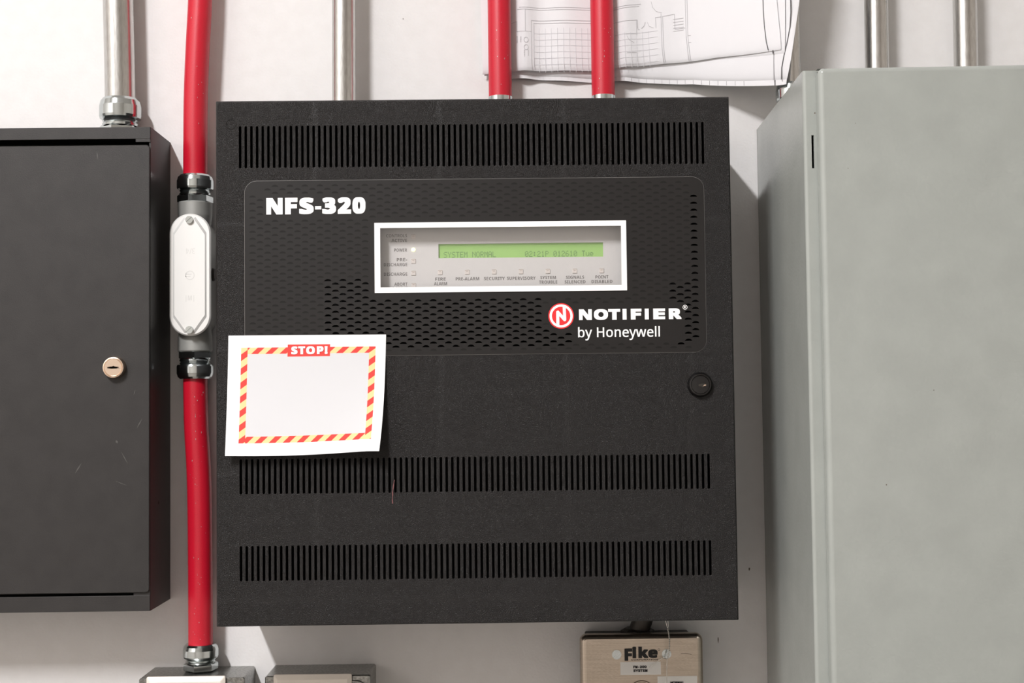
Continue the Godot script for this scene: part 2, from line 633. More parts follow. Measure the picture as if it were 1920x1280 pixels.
func slot_cell(st: SurfaceTool, uc: float, v0: float, v1: float, half: float, r: float, z: float, prof: Array) -> void:
	# a sheet cell with one rounded slot: faces beside the slot, rolled edge and the cut through the sheet
	var b := 0.0003
	for s in [-1.0, 1.0]:
		for i in prof.size() - 1:
			var y0: float = prof[i][1]
			var y1: float = prof[i + 1][1]
			var w0: float = prof[i][0]
			var w1: float = prof[i + 1][0]
			var n0: Vector3 = prof[i][2]
			var n1: Vector3 = prof[i + 1][2]
			n0.x *= s
			n1.x *= s
			var a := Vector3(uc + s * half, y0, z)
			var d := Vector3(uc + s * half, y1, z)
			var p := Vector3(uc + s * w0, y0, z)
			var q := Vector3(uc + s * w1, y1, z)
			var f := Vector3(0, 0, 1)
			quad(st, a, p, q, d, f)
			var p2 := p + n0 * b - f * b      # rolled edge
			var q2 := q + n1 * b - f * b
			quad4(st, p, q, q2, p2, (f + n0 * 0.4).normalized(), (f + n1 * 0.4).normalized(), (n1 + f * 0.3).normalized(), (n0 + f * 0.3).normalized())
			var p3 := p2 - f * 0.0013
			var q3 := q2 - f * 0.0013
			quad4(st, p2, q2, q3, p3, n0, n1, n1, n0)

func door_sheet(st: SurfaceTool) -> void:
	var e := 0.0012                       # rolled outer edge
	var z := PZ
	var rows := [[0.0392, 0.0704], [0.1154, 0.1467], [0.4054, 0.4435]]
	var w0 := 0.0310                      # opening behind the perforated overlay
	var w1 := 0.4305
	var h0 := 0.2425
	var h1 := 0.3885
	rect(st, e, e, PW - e, rows[0][0], z)
	rect(st, e, rows[0][1], PW - e, rows[1][0], z)
	rect(st, e, rows[1][1], PW - e, h0, z)
	rect(st, e, h0, w0, h1, z)
	rect(st, w1, h0, PW - e, h1, z)
	rect(st, e, h1, PW - e, rows[2][0], z)
	rect(st, e, rows[2][1], PW - e, PH - e, z)
	# opening: cut edges through the sheet
	var dz := Vector3(0, 0, -0.0016)
	var q := [Vector3(w0, h0, z), Vector3(w1, h0, z), Vector3(w1, h1, z), Vector3(w0, h1, z)]
	var qn := [Vector3(0, 1, 0), Vector3(-1, 0, 0), Vector3(0, -1, 0), Vector3(1, 0, 0)]
	for i in 4:
		quad(st, q[i], q[(i + 1) % 4], q[(i + 1) % 4] + dz, q[i] + dz, qn[i])
	var pitch := 0.4141 / 82.0
	var r := 0.00128
	for row in rows:
		var v0: float = row[0]
		var v1: float = row[1]
		var prof := []                    # [half width, v, inward normal] up the slot
		for i in 7:
			var a := PI * 0.5 * i / 6.0
			prof.append([r * sin(a), v0 + r - r * cos(a), Vector3(-sin(a), cos(a), 0)])
		for i in 7:
			var a := PI * 0.5 * i / 6.0
			prof.append([r * cos(a), v1 - r + r * sin(a), Vector3(-cos(a), -sin(a), 0)])
		var u0 := 0.0217
		rect(st, e, v0, u0 - pitch * 0.5, v1, z)
		rect(st, u0 + 82.5 * pitch, v0, PW - e, v1, z)
		for k in 83:
			slot_cell(st, u0 + k * pitch, v0, v1, pitch * 0.5, r, z, prof)
	# rolled edge and the rim that goes back to the body
	var o := rrect(0, 0, PW, PH, 0.0006, 2)
	var i2 := rrect(e, e, PW - e, PH - e, 0.0001, 2)
	wall_of(st, o, z - e, i2, z)
	wall_of(st, o, z - 0.018, o, z - e)
	# back of the sheet
	var inn := rrect(0.0016, 0.0016, PW - 0.0016, PH - 0.0016, 0.0002, 2)
	wall_of(st, inn, z - 0.018, inn, z - 0.0016, -1.0)

func overlay(t: Node3D) -> void:
	var u0 := 0.0253
	var u1 := 0.4362
	var v0 := 0.2366
	var v1 := 0.3942
	var z0 := PZ
	var z1 := PZ + 0.0004
	var r := 0.0112
	# a perforated plate: rows of half-moon holes, the display opening left free
	var st := begin()
	var wx0 := 0.1462
	var wx1 := 0.3611
	var wy0 := 0.2975
	var wy1 := 0.3505
	var inset := 0.0004
	var film := rrect(u0 + inset, v0 + inset, u1 - inset, v1 - inset, r - inset, 10)
	var a0 := u0 + inset
	var a1 := u1 - inset
	var b0 := v0 + inset
	var b1 := v1 - inset
	var pu := 0.013350
	var pv := 0.003145
	var hw := 0.0031
	var hh := 0.0019
	var mp := PackedVector2Array()
	for i in 9:
		var a := PI * i / 8.0
		mp.append(Vector2(cos(a) * hw, sin(a) * hh))
	var faint := begin()
	var edges := [b0]
	var first := -21
	var e_of := func(k: int) -> float: return 0.3005 - 0.0006 + k * pv
	while e_of.call(first) < b0 + 0.0005:
		first += 1
	var last := first
	while e_of.call(last + 1) < b1 - 0.0005:
		last += 1
	var lo_corner := v0 + r
	var hi_corner := v1 - r
	for row in range(first - 1, last + 1):
		var y0: float = b0 if row == first - 1 else e_of.call(row)
		var y1: float = b1 if row == last else e_of.call(row + 1)
		var v := 0.3005 + row * pv
		var corner := y0 < lo_corner or y1 > hi_corner
		var x0 := u0 + r if corner else a0
		var x1 := u1 - r if corner else a1
		var holes := []
		for col in range(-8, 28):
			var u := 0.1061 + (col + (0.5 if row % 2 != 0 else 0.0)) * pu
			if row == first - 1 or row == last or v > v1 - 0.004:
				continue
			if u < u0 + 0.006 or u > u1 - 0.0045:
				continue
			if u > 0.137 and u < 0.37 and v > 0.287 and v < 0.358:
				continue                       # behind the display frame
			if u > 0.042 and u < 0.136 and v > 0.358 and v < 0.382:
				continue                       # behind the large lettering
			if u > 0.319 and u < 0.419 and v > 0.245 and v < 0.281:
				continue                       # behind the maker's lettering
			if Vector2(u - 0.3066, v - 0.2705).length() < 0.0155:
				continue
			var open := false
			if v < 0.3065 and u > 0.099 and u < 0.315:
				open = not (u > 0.292 and v > 0.259 and v < 0.289)
			if u > 0.400 and v < 0.2975 and v > 0.243:
				open = true
			if absf(u - 0.4265) < pu * 0.3 and v > 0.3 and v < 0.382:
				open = true
			if open and u - hw > x0 + 0.0003 and u + hw < x1 - 0.0003 and v > 0.2432 and u + hw < 0.4303:
				holes.append(u)
			elif u - hw > x0 and u + hw < x1:
				var pp := PackedVector2Array()
				for q in mp:
					pp.append(q * 0.95 + Vector2(u, v))
				cap(faint, pp, z1 + 0.00004)
		var spans := [[x0, x1, y0, y1]]
		if y1 > wy0 and y0 < wy1:
			spans = [[x0, wx0, y0, y1], [wx1, x1, y0, y1]]
			if y0 < wy0:
				spans.append([wx0, wx1, y0, wy0])
			if y1 > wy1:
				spans.append([wx0, wx1, wy1, y1])
		for s in spans:
			var x: float = s[0]
			for u in holes:
				if u < s[0] or u > s[1]:
					continue
				rect(st, x, s[2], u - hw - 0.0002, s[3], z1)
				moon_hole(st, u, v, s[2], s[3], hw, hh, z1)
				x = u + hw + 0.0002
			rect(st, x, s[2], s[1], s[3], z1)
		if corner:
			for i in 6:
				var ya := lerpf(y0, y1, i / 6.0)
				var yb := lerpf(y0, y1, (i + 1) / 6.0)
				var ia := corner_inset(ya, b0, b1, r - inset)
				var ib := corner_inset(yb, b0, b1, r - inset)
				quad(st, Vector3(a0 + ia, ya, z1), Vector3(x0, ya, z1), Vector3(x0, yb, z1), Vector3(a0 + ib, yb, z1), Vector3(0, 0, 1))
				quad(st, Vector3(x1, ya, z1), Vector3(a1 - ia, ya, z1), Vector3(a1 - ib, yb, z1), Vector3(x1, yb, z1), Vector3(0, 0, 1))
	var ov := part("front_overlay", st, "overlay_film", t)
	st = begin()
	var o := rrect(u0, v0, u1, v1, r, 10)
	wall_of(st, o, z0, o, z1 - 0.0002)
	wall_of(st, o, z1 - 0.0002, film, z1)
	part("film_edge", st, "overlay_edge_glint", ov)  # rim carries the painted edge highlight
	part("moon_pattern", faint, "faint_moon", ov).set_meta("kind", "stuff")
	# lettering
	var zt := z1 + 0.0002
	# heavy wide capitals, each letter at its own place
	for a in [["N", 382, 495], ["F", 512, 598], ["S", 610, 710], ["-", 720, 763], ["3", 770, 865], ["2", 877, 970], ["0", 980, 1070]]:
		var x0: float = 0.0450 + (a[1] - 382) * 0.0883 / 688.0
		var x1: float = 0.0450 + (a[2] - 382) * 0.0883 / 688.0
		var dash: bool = a[0] == "-"
		letter(ov, a[0], x0, x1, 0.3679 if dash else 0.3637, 0.3708 if dash else 0.3785, zt, 0.0008)
	for a in [["N", 485, 595], ["O", 613, 733], ["T", 735, 838], ["I", 858, 892], ["F", 928, 1020], ["I", 1048, 1082], ["E", 1120, 1222], ["R", 1253, 1363]]:
		var x0: float = 0.3225 + (a[1] - 485) * 0.0915 / 878.0
		var x1: float = 0.3225 + (a[2] - 485) * 0.0915 / 878.0
		letter(ov, a[0], x0, x1, 0.2665, 0.2761, zt, 0.00055)
	text(ov, "lettering", "by Honeywell", 0.3215, 0.3944, 0.2483, 0.2604, zt, "print_white", font_plain, 0.00010)
	st = begin()
	ring(st, Vector2(0.4172, 0.2770), 0.0017, 0.0021, zt)
	part("registered_mark", st, "print_white", ov)
	text(ov, "lettering", "R", 0.4163, 0.4182, 0.2760, 0.2781, zt, "print_white", font_bold)
	# round emblem
	var c := Vector2(0.3066, 0.2704)
	st = begin()
	slab(st, circle(c, 0.0114, 56), zt - 0.0002, zt)
	var em := part("emblem", st, "print_red", ov)
	st = begin()
	ring(st, c, 0.0082, 0.0103, zt + 0.00012, 56)
	stroke(st, [c + Vector2(-0.0030, -0.0080), c + Vector2(-0.0030, 0.0036)], 0.0027, zt + 0.00017)
	stroke(st, [c + Vector2(-0.0034, 0.0040), c + Vector2(0.0034, -0.0038)], 0.0027, zt + 0.00022)
	stroke(st, [c + Vector2(0.0032, -0.0036), c + Vector2(0.0028, 0.0082)], 0.0027, zt + 0.00027)
	ring(st, c + Vector2(-0.0030, 0.0034), 0.0, 0.00135, zt + 0.00032, 16)
	ring(st, c + Vector2(0.0032, -0.0034), 0.0, 0.00135, zt + 0.00037, 16)
	part("emblem_letter", st, "print_white", ov)

func corner_inset(y: float, b0: float, b1: float, r: float) -> float:
	var d := maxf(maxf(b0 + r - y, y - (b1 - r)), 0.0)
	return r - sqrt(maxf(r * r - d * d, 0.0))

func moon_hole(st: SurfaceTool, u: float, v: float, y0: float, y1: float, hw: float, hh: float, z: float) -> void:
	# plate cell with a half-moon cut right through it
	var m := hw + 0.0002
	rect(st, u - m, y0, u + m, v, z)
	rect(st, u - m, v + hh, u + m, y1, z)
	var dz := Vector3(0, 0, -0.0014)
	for s in [-1.0, 1.0]:
		for i in 7:
			var ta := PI * 0.5 * i / 7.0
			var tb := PI * 0.5 * (i + 1) / 7.0
			var pa := Vector3(u + s * hw * cos(ta), v + hh * sin(ta), z)
			var pb := Vector3(u + s * hw * cos(tb), v + hh * sin(tb), z)
			quad(st, Vector3(u + s * m, pa.y, z), pa, pb, Vector3(u + s * m, pb.y, z), Vector3(0, 0, 1))
			var n := Vector3(-s * cos(ta) * hh, -sin(ta) * hw, 0).normalized()
			quad(st, pa, pb, pb + dz, pa + dz, n)
	var l := Vector3(u - hw, v, z)
	var q := Vector3(u + hw, v, z)
	quad(st, l, q, q + dz, l + dz, Vector3(0, 1, 0))

func screw_head(st: SurfaceTool, c: Vector3, r: float, h: float, turn: float, arms: int) -> void:
	# low head whose slot (arms 2) or cross (arms 4) is a real gap between raised lands
	lathe(st, [[r, 0.0], [r, h * 0.5], [0.0, h * 0.5]], facing(c), 22)
	var g := r * 0.14
	for k in arms:
		var p := PackedVector2Array()
		var a0 := turn + TAU * k / arms
		var mid := a0 + PI / arms
		var off := Vector2.from_angle(mid) * (g if arms == 2 else g * 1.414)
		p.append(Vector2(c.x, c.y) + off)
		for i in 11:
			var a := a0 + (TAU / arms) * i / 10.0
			var e := Vector2.from_angle(a) * (r * 0.93) + off
			p.append(Vector2(c.x, c.y) + e.limit_length(r * 0.97))
		var q := PackedVector2Array()
		for i in range(0 if arms == 4 else 1, p.size()):
			q.append(p[i])
		slab(st, q, c.z + h * 0.5, c.z + h)

func display(t: Node3D) -> void:
	# white frame around the opening
	var st := begin()
	var x := [0.1411, 0.1462, 0.3611, 0.3657]
	var y := [0.2926, 0.2975, 0.3505, 0.3552]
	var z := PZ + 0.0004
	var zf := z + 0.0009
	rect(st, x[0], y[0], x[3], y[1], zf)
	rect(st, x[0], y[2], x[3], y[3], zf)
	rect(st, x[0], y[1], x[1], y[2], zf)
	rect(st, x[2], y[1], x[3], y[2], zf)
	var o := PackedVector2Array([Vector2(x[0], y[0]), Vector2(x[3], y[0]), Vector2(x[3], y[3]), Vector2(x[0], y[3])])
	wall_of(st, o, z, o, zf)
	var i := PackedVector2Array([Vector2(x[1], y[1]), Vector2(x[2], y[1]), Vector2(x[2], y[2]), Vector2(x[1], y[2])])
	wall_of(st, i, z - 0.001, i, zf, -1.0)
	part("display_frame", st, "frame_white", t)
	st = begin()
	rect(st, x[1], y[1], x[2], y[2], z - 0.0003)
	part("window_pane", st, "window_film", t)
	# the keypad plate sits 14 mm behind the door; q() carries door-plane measurements back to it
	var zp := 0.133
	st = begin()
	var lx0 := qx(0.1980)
	var lx1 := qx(0.3450)
	var ly0 := qy(0.3231)
	var ly1 := qy(0.3359)
	box(st, Vector3(0.1385, 0.2905, zp - 0.002), Vector3(lx0, 0.3610, zp))
	box(st, Vector3(lx1, 0.2905, zp - 0.002), Vector3(0.3710, 0.3610, zp))
	box(st, Vector3(lx0, 0.2905, zp - 0.002), Vector3(lx1, ly0, zp))
	box(st, Vector3(lx0, ly1, zp - 0.002), Vector3(lx1, 0.3610, zp))
	var pl := part("indicator_plate", st, "plate_grey", t)
	st = begin()
	box(st, Vector3(lx0 - 0.002, ly0 - 0.002, zp - 0.006), Vector3(lx1 + 0.002, ly1 + 0.002, zp - 0.002))
	var lcd := part("liquid_crystal_display", st, "lcd_green", pl)
	lcd.set_meta("label", "green backlit text display")
	var shown := "SYSTEM NORMAL       02:21P 012610 Tue"
	for k in shown.length():
		if GLYPH.has(shown[k]):
			st = begin()
			lcd_text(st, shown[k], lx0 + 0.0047 + k * 0.003670, ly0 + 0.0007, 0.003670, zp - 0.0019)
			part("display_character", st, "lcd_ink", pl)
	# indicator lamps
	for p in [[0.1757, 0.3425], [0.1757, 0.3310], [0.1757, 0.3207], [0.1757, 0.3100], [0.1757, 0.2990]]:
		led(pl, qx(p[0]), qy(p[1]), zp, p[1] == 0.3310)
	for k in 7:
		led(pl, qx(0.1994 + k * 0.02398), qy(0.3104), zp, false)
	# captions
	for a in [["CONTROLS", 0.3416], ["ACTIVE", 0.3374], ["POWER", 0.3288], ["PRE-", 0.3202], ["DISCHARGE", 0.3158], ["DISCHARGE", 0.3073], ["ABORT", 0.2983], ["ACTIVE", 0.2945]]:
		var n: int = a[0].length()
		var w := 0.00232 * n
		text(pl, "caption", a[0], qx(0.1701 - w), qx(0.1701), qy(a[1] + 0.0006), qy(a[1] + 0.0034), zp + 0.00003, "caption_ink", font_bold)
	var bot := [[["FIRE", 0.3031], ["ALARM", 0.2990]], [["PRE-ALARM", 0.3031]], [["SECURITY", 0.3031]], [["SUPERVISORY", 0.3031]], [["SYSTEM", 0.3035], ["TROUBLE", 0.2994]], [["SIGNALS", 0.3035], ["SILENCED", 0.2994]], [["POINT", 0.3035], ["DISABLED", 0.2994]]]
	for k in 7:
		for a in bot[k]:
			var w: float = 0.00232 * a[0].length()
			var uc := 0.1996 + k * 0.02398
			text(pl, "caption", a[0], qx(uc - w * 0.5), qx(uc + w * 0.5), qy(a[1]), qy(a[1] + 0.0028), zp + 0.00003, "caption_ink", font_bold)

func qx(u: float) -> float:
	return (u + PX) * 1.01182 - PX

func qy(v: float) -> float:
	return (v + PY) * 1.01182 - PY

func led(pl: Node3D, x: float, y: float, z: float, lit: bool) -> void:
	var st := begin()
	if lit:
		var prof := []
		for i in 7:
			var a := PI * 0.5 * i / 6.0
			prof.append([0.0019 * cos(a), 0.0012 * sin(a)])
		lathe(st, prof, facing(Vector3(x, y, z)), 20)
		part("indicator_lamp", st, "led_lit", pl).set_meta("label", "lit yellow-green lamp")
		return
	rslab(st, x - 0.0021, y - 0.0021, x + 0.0021, y + 0.0021, 0.0003, z, z + 0.0006, 0.0003, 3)
	part("indicator_lamp", st, "led_lens", pl)
	st = begin()
	stroke(st, [Vector2(x - 0.0020, y + 0.0017), Vector2(x + 0.0018, y + 0.0019)], 0.0005, z + 0.00066)
	stroke(st, [Vector2(x - 0.0010, y + 0.0006), Vector2(x + 0.0008, y + 0.0007)], 0.0005, z + 0.00066)
	part("lamp_mark", st, "led_slot", pl)

const GLYPH := {
	"S": ["01111", "10000", "10000", "01110", "00001", "00001", "11110"],
	"Y": ["10001", "10001", "01010", "00100", "00100", "00100", "00100"],
	"T": ["11111", "00100", "00100", "00100", "00100", "00100", "00100"],
	"E": ["11111", "10000", "10000", "11110", "10000", "10000", "11111"],
	"M": ["10001", "11011", "10101", "10101", "10001", "10001", "10001"],
	"N": ["10001", "11001", "10101", "10011", "10001", "10001", "10001"],
	"O": ["01110", "10001", "10001", "10001", "10001", "10001", "01110"],
	"R": ["11110", "10001", "10001", "11110", "10100", "10010", "10001"],
	"A": ["01110", "10001", "10001", "11111", "10001", "10001", "10001"],
	"L": ["10000", "10000", "10000", "10000", "10000", "10000", "11111"],
	"P": ["11110", "10001", "10001", "11110", "10000", "10000", "10000"],
	"0": ["01110", "10001", "10011", "10101", "11001", "10001", "01110"],
	"1": ["00100", "01100", "00100", "00100", "00100", "00100", "01110"],
	"2": ["01110", "10001", "00001", "00110", "01000", "10000", "11111"],
	"6": ["00110", "01000", "10000", "11110", "10001", "10001", "01110"],
	":": ["00000", "01100", "01100", "00000", "01100", "01100", "00000"],
	"u": ["00000", "00000", "10001", "10001", "10001", "10011", "01101"],
	"e": ["00000", "00000", "01110", "10001", "11111", "10000", "01110"],
}

func lcd_text(st: SurfaceTool, s: String, x: float, y: float, pitch: float, z: float) -> void:
	var d := pitch / 6.0
	var dy := 0.00074
	for i in s.length():
		var ch := s[i]
		if not GLYPH.has(ch):
			continue
		for r in 7:
			for c in 5:
				if GLYPH[ch][r][c] == "1":
					var px := x + i * pitch + c * d
					var py := y + (6 - r) * dy
					rect(st, px, py, px + d * 0.92, py + dy * 0.9, z)

# ==================================================================== cabinets
func left_cabinet() -> void:
	var t := thing("steel_cabinet", "dark grey flat steel cabinet with a round nickel lock at the left edge", "cabinet", Vector3(-0.326, -0.190, 0))
	var w := 0.40
	var h := 0.4543
	var d := 0.077
	# x runs from -w to 0 at the right edge
	var st := begin()
	box(st, Vector3(-w, 0, 0), Vector3(0, h, 0.0015))
	box(st, Vector3(-0.0015, 0, 0.0015), Vector3(0, h, d - 0.0015))
	box(st, Vector3(-w, 0, 0.0015), Vector3(-w + 0.0015, h, d - 0.0015))
	box(st, Vector3(-w + 0.0015, 0, 0.0015), Vector3(-0.0015, 0.0015, d - 0.0015))
	box(st, Vector3(-w + 0.0015, h - 0.0015, 0.0015), Vector3(-0.0015, h, d - 0.0015))
	# front flanges above and below the door
	box(st, Vector3(-w, h - 0.0115, d - 0.0015), Vector3(0, h, d), 0.0005)
	box(st, Vector3(-w, 0, d - 0.0015), Vector3(0, 0.0145, d), 0.0005)
	box(st, Vector3(-0.0140, 0.4400, d - 0.003), Vector3(0, h - 0.0114, d - 0.0001), 0.0002)
	box(st, Vector3(-0.0155, 0.0140, d - 0.003), Vector3(0, 0.0190, d - 0.0006), 0.0002)
	part("enclosure_body", st, "cabinet_dark", t)
	st = begin()
	rslab(st, -w + 0.003, 0.0172, -0.0003, 0.4368, 0.0035, d - 0.010, d + 0.0016, 0.0006, 5)
	var door := part("door", st, "cabinet_dark", t)
	var z := d + 0.0016
	# lock
	st = begin()
	var c := Vector3(-0.0325, 0.2268, z)
	lathe(st, [[0.0107, -0.001], [0.0107, 0.0015], [0.0101, 0.0050], [0.0096, 0.0064], [0.0088, 0.0066], [0.0084, 0.0060], [0.0082, 0.0060], [0.0078, 0.0066]], facing(c), 44)
	var upper := [Vector2(0.0054, 0.0004), Vector2(0.0018, 0.0008), Vector2(0.0004, 0.0015), Vector2(-0.0012, 0.0008), Vector2(-0.0054, 0.0002)]
	var lower := [Vector2(-0.0054, -0.0007), Vector2(-0.0016, -0.0012), Vector2(-0.0004, -0.0005), Vector2(0.0012, -0.0011), Vector2(0.0054, -0.0003)]
	var cc := Vector2(c.x, c.y)
	var zt := z + 0.0066
	var pu := PackedVector2Array()
	var pl := PackedVector2Array()
	for i in 25:
		pu.append(cc + Vector2.from_angle(PI * i / 24.0) * 0.0078)
		pl.append(cc + Vector2.from_angle(PI + PI * i / 24.0) * 0.0078)
	pu.append(cc + Vector2(-0.0054, 0.0))
	upper.reverse()
	for q in upper:
		pu.append(cc + q)
	pu.append(cc + Vector2(0.0054, 0.0))
	pl.append(cc + Vector2(0.0054, 0.0))
	lower.reverse()
	for q in lower:
		pl.append(cc + q)
	pl.append(cc + Vector2(-0.0054, 0.0))
	cap(st, pu, zt)
	cap(st, pl, zt)
	upper.append_array(lower)
	for i in upper.size():
		var a: Vector2 = cc + upper[i]
		var b: Vector2 = cc + upper[(i + 1) % upper.size()]
		var n := (b - a).orthogonal().normalized()
		if n.dot(cc - (a + b) * 0.5) < 0.0:
			n = -n
		quad(st, Vector3(a.x, a.y, zt), Vector3(b.x, b.y, zt), Vector3(b.x, b.y, zt - 0.0055), Vector3(a.x, a.y, zt - 0.0055), Vector3(n.x, n.y, 0))
	var lk := part("cam_lock", st, "nickel", t)
	lk.set_meta("label", "round nickel key lock with a slit keyway")
	# scuffs on the door
	for s in [[-0.0695, 0.1285, -0.0635, 0.1380, 0.0012], [-0.0300, 0.1560, -0.0315, 0.1590, 0.0022], [-0.0265, 0.1480, -0.0205, 0.1370, 0.0007], [-0.0500, 0.4310, -0.0490, 0.4230, 0.0009], [-0.0320, 0.1210, -0.0210, 0.1165, 0.0005], [-0.0120, 0.1700, -0.0070, 0.1790, 0.0010], [-0.0150, 0.2010, -0.0135, 0.2060, 0.0006]]:
		st = begin()
		var a := Vector2(s[0], s[1])
		var b := Vector2(s[2], s[3])
		var n: Vector2 = (b - a).orthogonal().normalized() * s[4] * 0.5
		var m := (a + b) * 0.5
		slab(st, PackedVector2Array([a, m - n, b, m + n]) if Geometry2D.is_polygon_clockwise(PackedVector2Array([a, m + n, b, m - n])) else PackedVector2Array([a, m + n, b, m - n]), z, z + 0.00012)
		part("scuff", st, "scuff_pale", door)
	# small holes in the right side, their dark painted on as low domes
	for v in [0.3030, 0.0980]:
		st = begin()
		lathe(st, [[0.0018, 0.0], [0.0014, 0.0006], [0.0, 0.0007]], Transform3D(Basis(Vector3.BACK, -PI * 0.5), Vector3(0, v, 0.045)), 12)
		part("painted_side_hole", st, "dark_steel", t)

func right_cabinet() -> void:
	var t := thing("steel_cabinet", "light grey deep steel cabinet cut off by the right edge", "cabinet", Vector3(0.264, 0, 0))
	t.rotation.y = deg_to_rad(-2.0)
	var w := 0.52
	var y0 := -0.60
	var y1 := 0.2720
	var d := 0.239
	var st := begin()
	box(st, Vector3(0, y0, 0), Vector3(w, y1, 0.002))
	box(st, Vector3(w - 0.002, y0, 0.002), Vector3(w, y1, d - 0.002), 0.0005)
	box(st, Vector3(0.002, y0, 0.002), Vector3(w - 0.002, y0 + 0.002, d - 0.002))
	box(st, Vector3(0.002, y1 - 0.002, 0.002), Vector3(w - 0.002, y1, d - 0.002))
	# left side with a rounded front corner that turns into the front flange
	var sec := [Vector2(0.0, 0.0), Vector2(0.0, d - 0.003)]
	for i in 6:
		var a := PI * 0.5 * (i + 1) / 6.0
		sec.append(Vector2(0.003 - 0.003 * cos(a), d - 0.003 + 0.003 * sin(a)))
	var nrm := [Vector3(-1, 0, 0), Vector3(-1, 0, 0)]
	for i in 6:
		var a := PI * 0.5 * (i + 1) / 6.0
		nrm.append(Vector3(-cos(a), 0, sin(a)))
	for i in sec.size() - 1:
		quad4(st, Vector3(sec[i].x, y0, sec[i].y), Vector3(sec[i + 1].x, y0, sec[i + 1].y), Vector3(sec[i + 1].x, y1, sec[i + 1].y), Vector3(sec[i].x, y1, sec[i].y), nrm[i], nrm[i + 1], nrm[i + 1], nrm[i])
	quad(st, Vector3(0.002, y0, 0), Vector3(0.002, y1, 0), Vector3(0.002, y1, d - 0.004), Vector3(0.002, y0, d - 0.004), Vector3(1, 0, 0))
	# front flange behind the door, with the long slot left open
	var s0 := 0.0062
	var s1 := 0.0082
	var v0 := 0.1905
	var v1 := 0.2180
	rect(st, 0.003, y0, 0.03, v0, d)
	rect(st, 0.003, v1, 0.03, y1, d)
	rect(st, 0.003, v0, s0, v1, d)
	rect(st, s1, v0, 0.03, v1, d)
	rect(st, 0.03, y1 - 0.02, w, y1, d)
	for q in [[s0, v0, s1, v0, Vector3(0, 1, 0)], [s1, v0, s1, v1, Vector3(-1, 0, 0)], [s1, v1, s0, v1, Vector3(0, -1, 0)], [s0, v1, s0, v0, Vector3(1, 0, 0)]]:
		quad(st, Vector3(q[0], q[1], d), Vector3(q[2], q[3], d), Vector3(q[2], q[3], d - 0.002), Vector3(q[0], q[1], d - 0.002), q[4])
	part("enclosure_body", st, "cabinet_grey", t)
	# door pan with rolled edges
	st = begin()
	var xd := 0.0108
	var zd := d + 0.012
	var rr := 0.0045
	var dsec := [Vector2(xd, d + 0.0008), Vector2(xd, zd - rr)]
	var dn := [Vector3(-1, 0, 0), Vector3(-1, 0, 0)]
	for i in 8:
		var a := PI * 0.5 * (i + 1) / 8.0
		dsec.append(Vector2(xd + rr - rr * cos(a), zd - rr + rr * sin(a)))
		dn.append(Vector3(-cos(a), 0, sin(a)))
	dsec.append(Vector2(w - 0.01, zd))
	dn.append(Vector3(0, 0, 1))
	var dy0 := y0 + 0.01
	var dy1 := y1 - 0.0005 - rr
	for i in dsec.size() - 1:
		quad4(st, Vector3(dsec[i].x, dy0, dsec[i].y), Vector3(dsec[i + 1].x, dy0, dsec[i + 1].y), Vector3(dsec[i + 1].x, dy1, dsec[i + 1].y), Vector3(dsec[i].x, dy1, dsec[i].y), dn[i], dn[i + 1], dn[i + 1], dn[i])
	# rolled top edge
	var prev := Vector3(0, dy1, zd)
	var pn := Vector3(0, 0, 1)
	for i in 8:
		var a := PI * 0.5 * (i + 1) / 8.0
		var cur := Vector3(0, dy1 + rr * sin(a), zd - rr + rr * cos(a))
		var cn := Vector3(0, sin(a), cos(a))
		quad4(st, Vector3(xd + rr, prev.y, prev.z), Vector3(w - 0.01, prev.y, prev.z), Vector3(w - 0.01, cur.y, cur.z), Vector3(xd + rr, cur.y, cur.z), pn, pn, cn, cn)
		# rounded corner wedge
		for k in 8:
			var b0 := PI * 0.5 * k / 8.0
			var b1 := PI * 0.5 * (k + 1) / 8.0
			var a0 := PI * 0.5 * i / 8.0
			var f0 := sph(a0, b0)
			var f1 := sph(a0, b1)
			var f2 := sph(a, b1)
			var f3 := sph(a, b0)
			var cc := Vector3(xd + rr, dy1, zd - rr)
			quad4(st, cc + f0 * rr, cc + f1 * rr, cc + f2 * rr, cc + f3 * rr, f0, f1, f2, f3)
		prev = cur
		pn = cn
	quad(st, Vector3(xd, dy1 + rr, zd - rr), Vector3(w - 0.01, dy1 + rr, zd - rr), Vector3(w - 0.01, dy1 + rr, d + 0.0008), Vector3(xd, dy1 + rr, d + 0.0008), Vector3(0, 1, 0))
	var door := part("door", st, "cabinet_grey", t)
	for q in [[0.0095, 0.2365, 0.0006, d], [0.040, 0.2250, 0.0003, zd], [0.0330, 0.1880, 0.0003, zd], [0.098, 0.0060, 0.0004, zd], [0.058, -0.070, 0.0005, zd]]:
		st = begin()
		slab(st, circle(Vector2(q[0], q[1]), q[2], 8), q[3], q[3] + 0.0001)
		part("chip", st, "wall_mark", door)

func sph(a: float, b: float) -> Vector3:
	return Vector3(-sin(b) * cos(a), sin(a), cos(b) * cos(a)).normalized()

# ==================================================================== conduits and fittings
func nut_profile(r: float, hgt: float) -> Array:
	return [[r * 0.80, 0.0], [r * 0.93, 0.0], [r, hgt * 0.18], [r, hgt * 0.82], [r * 0.9, hgt], [r * 0.72, hgt]]

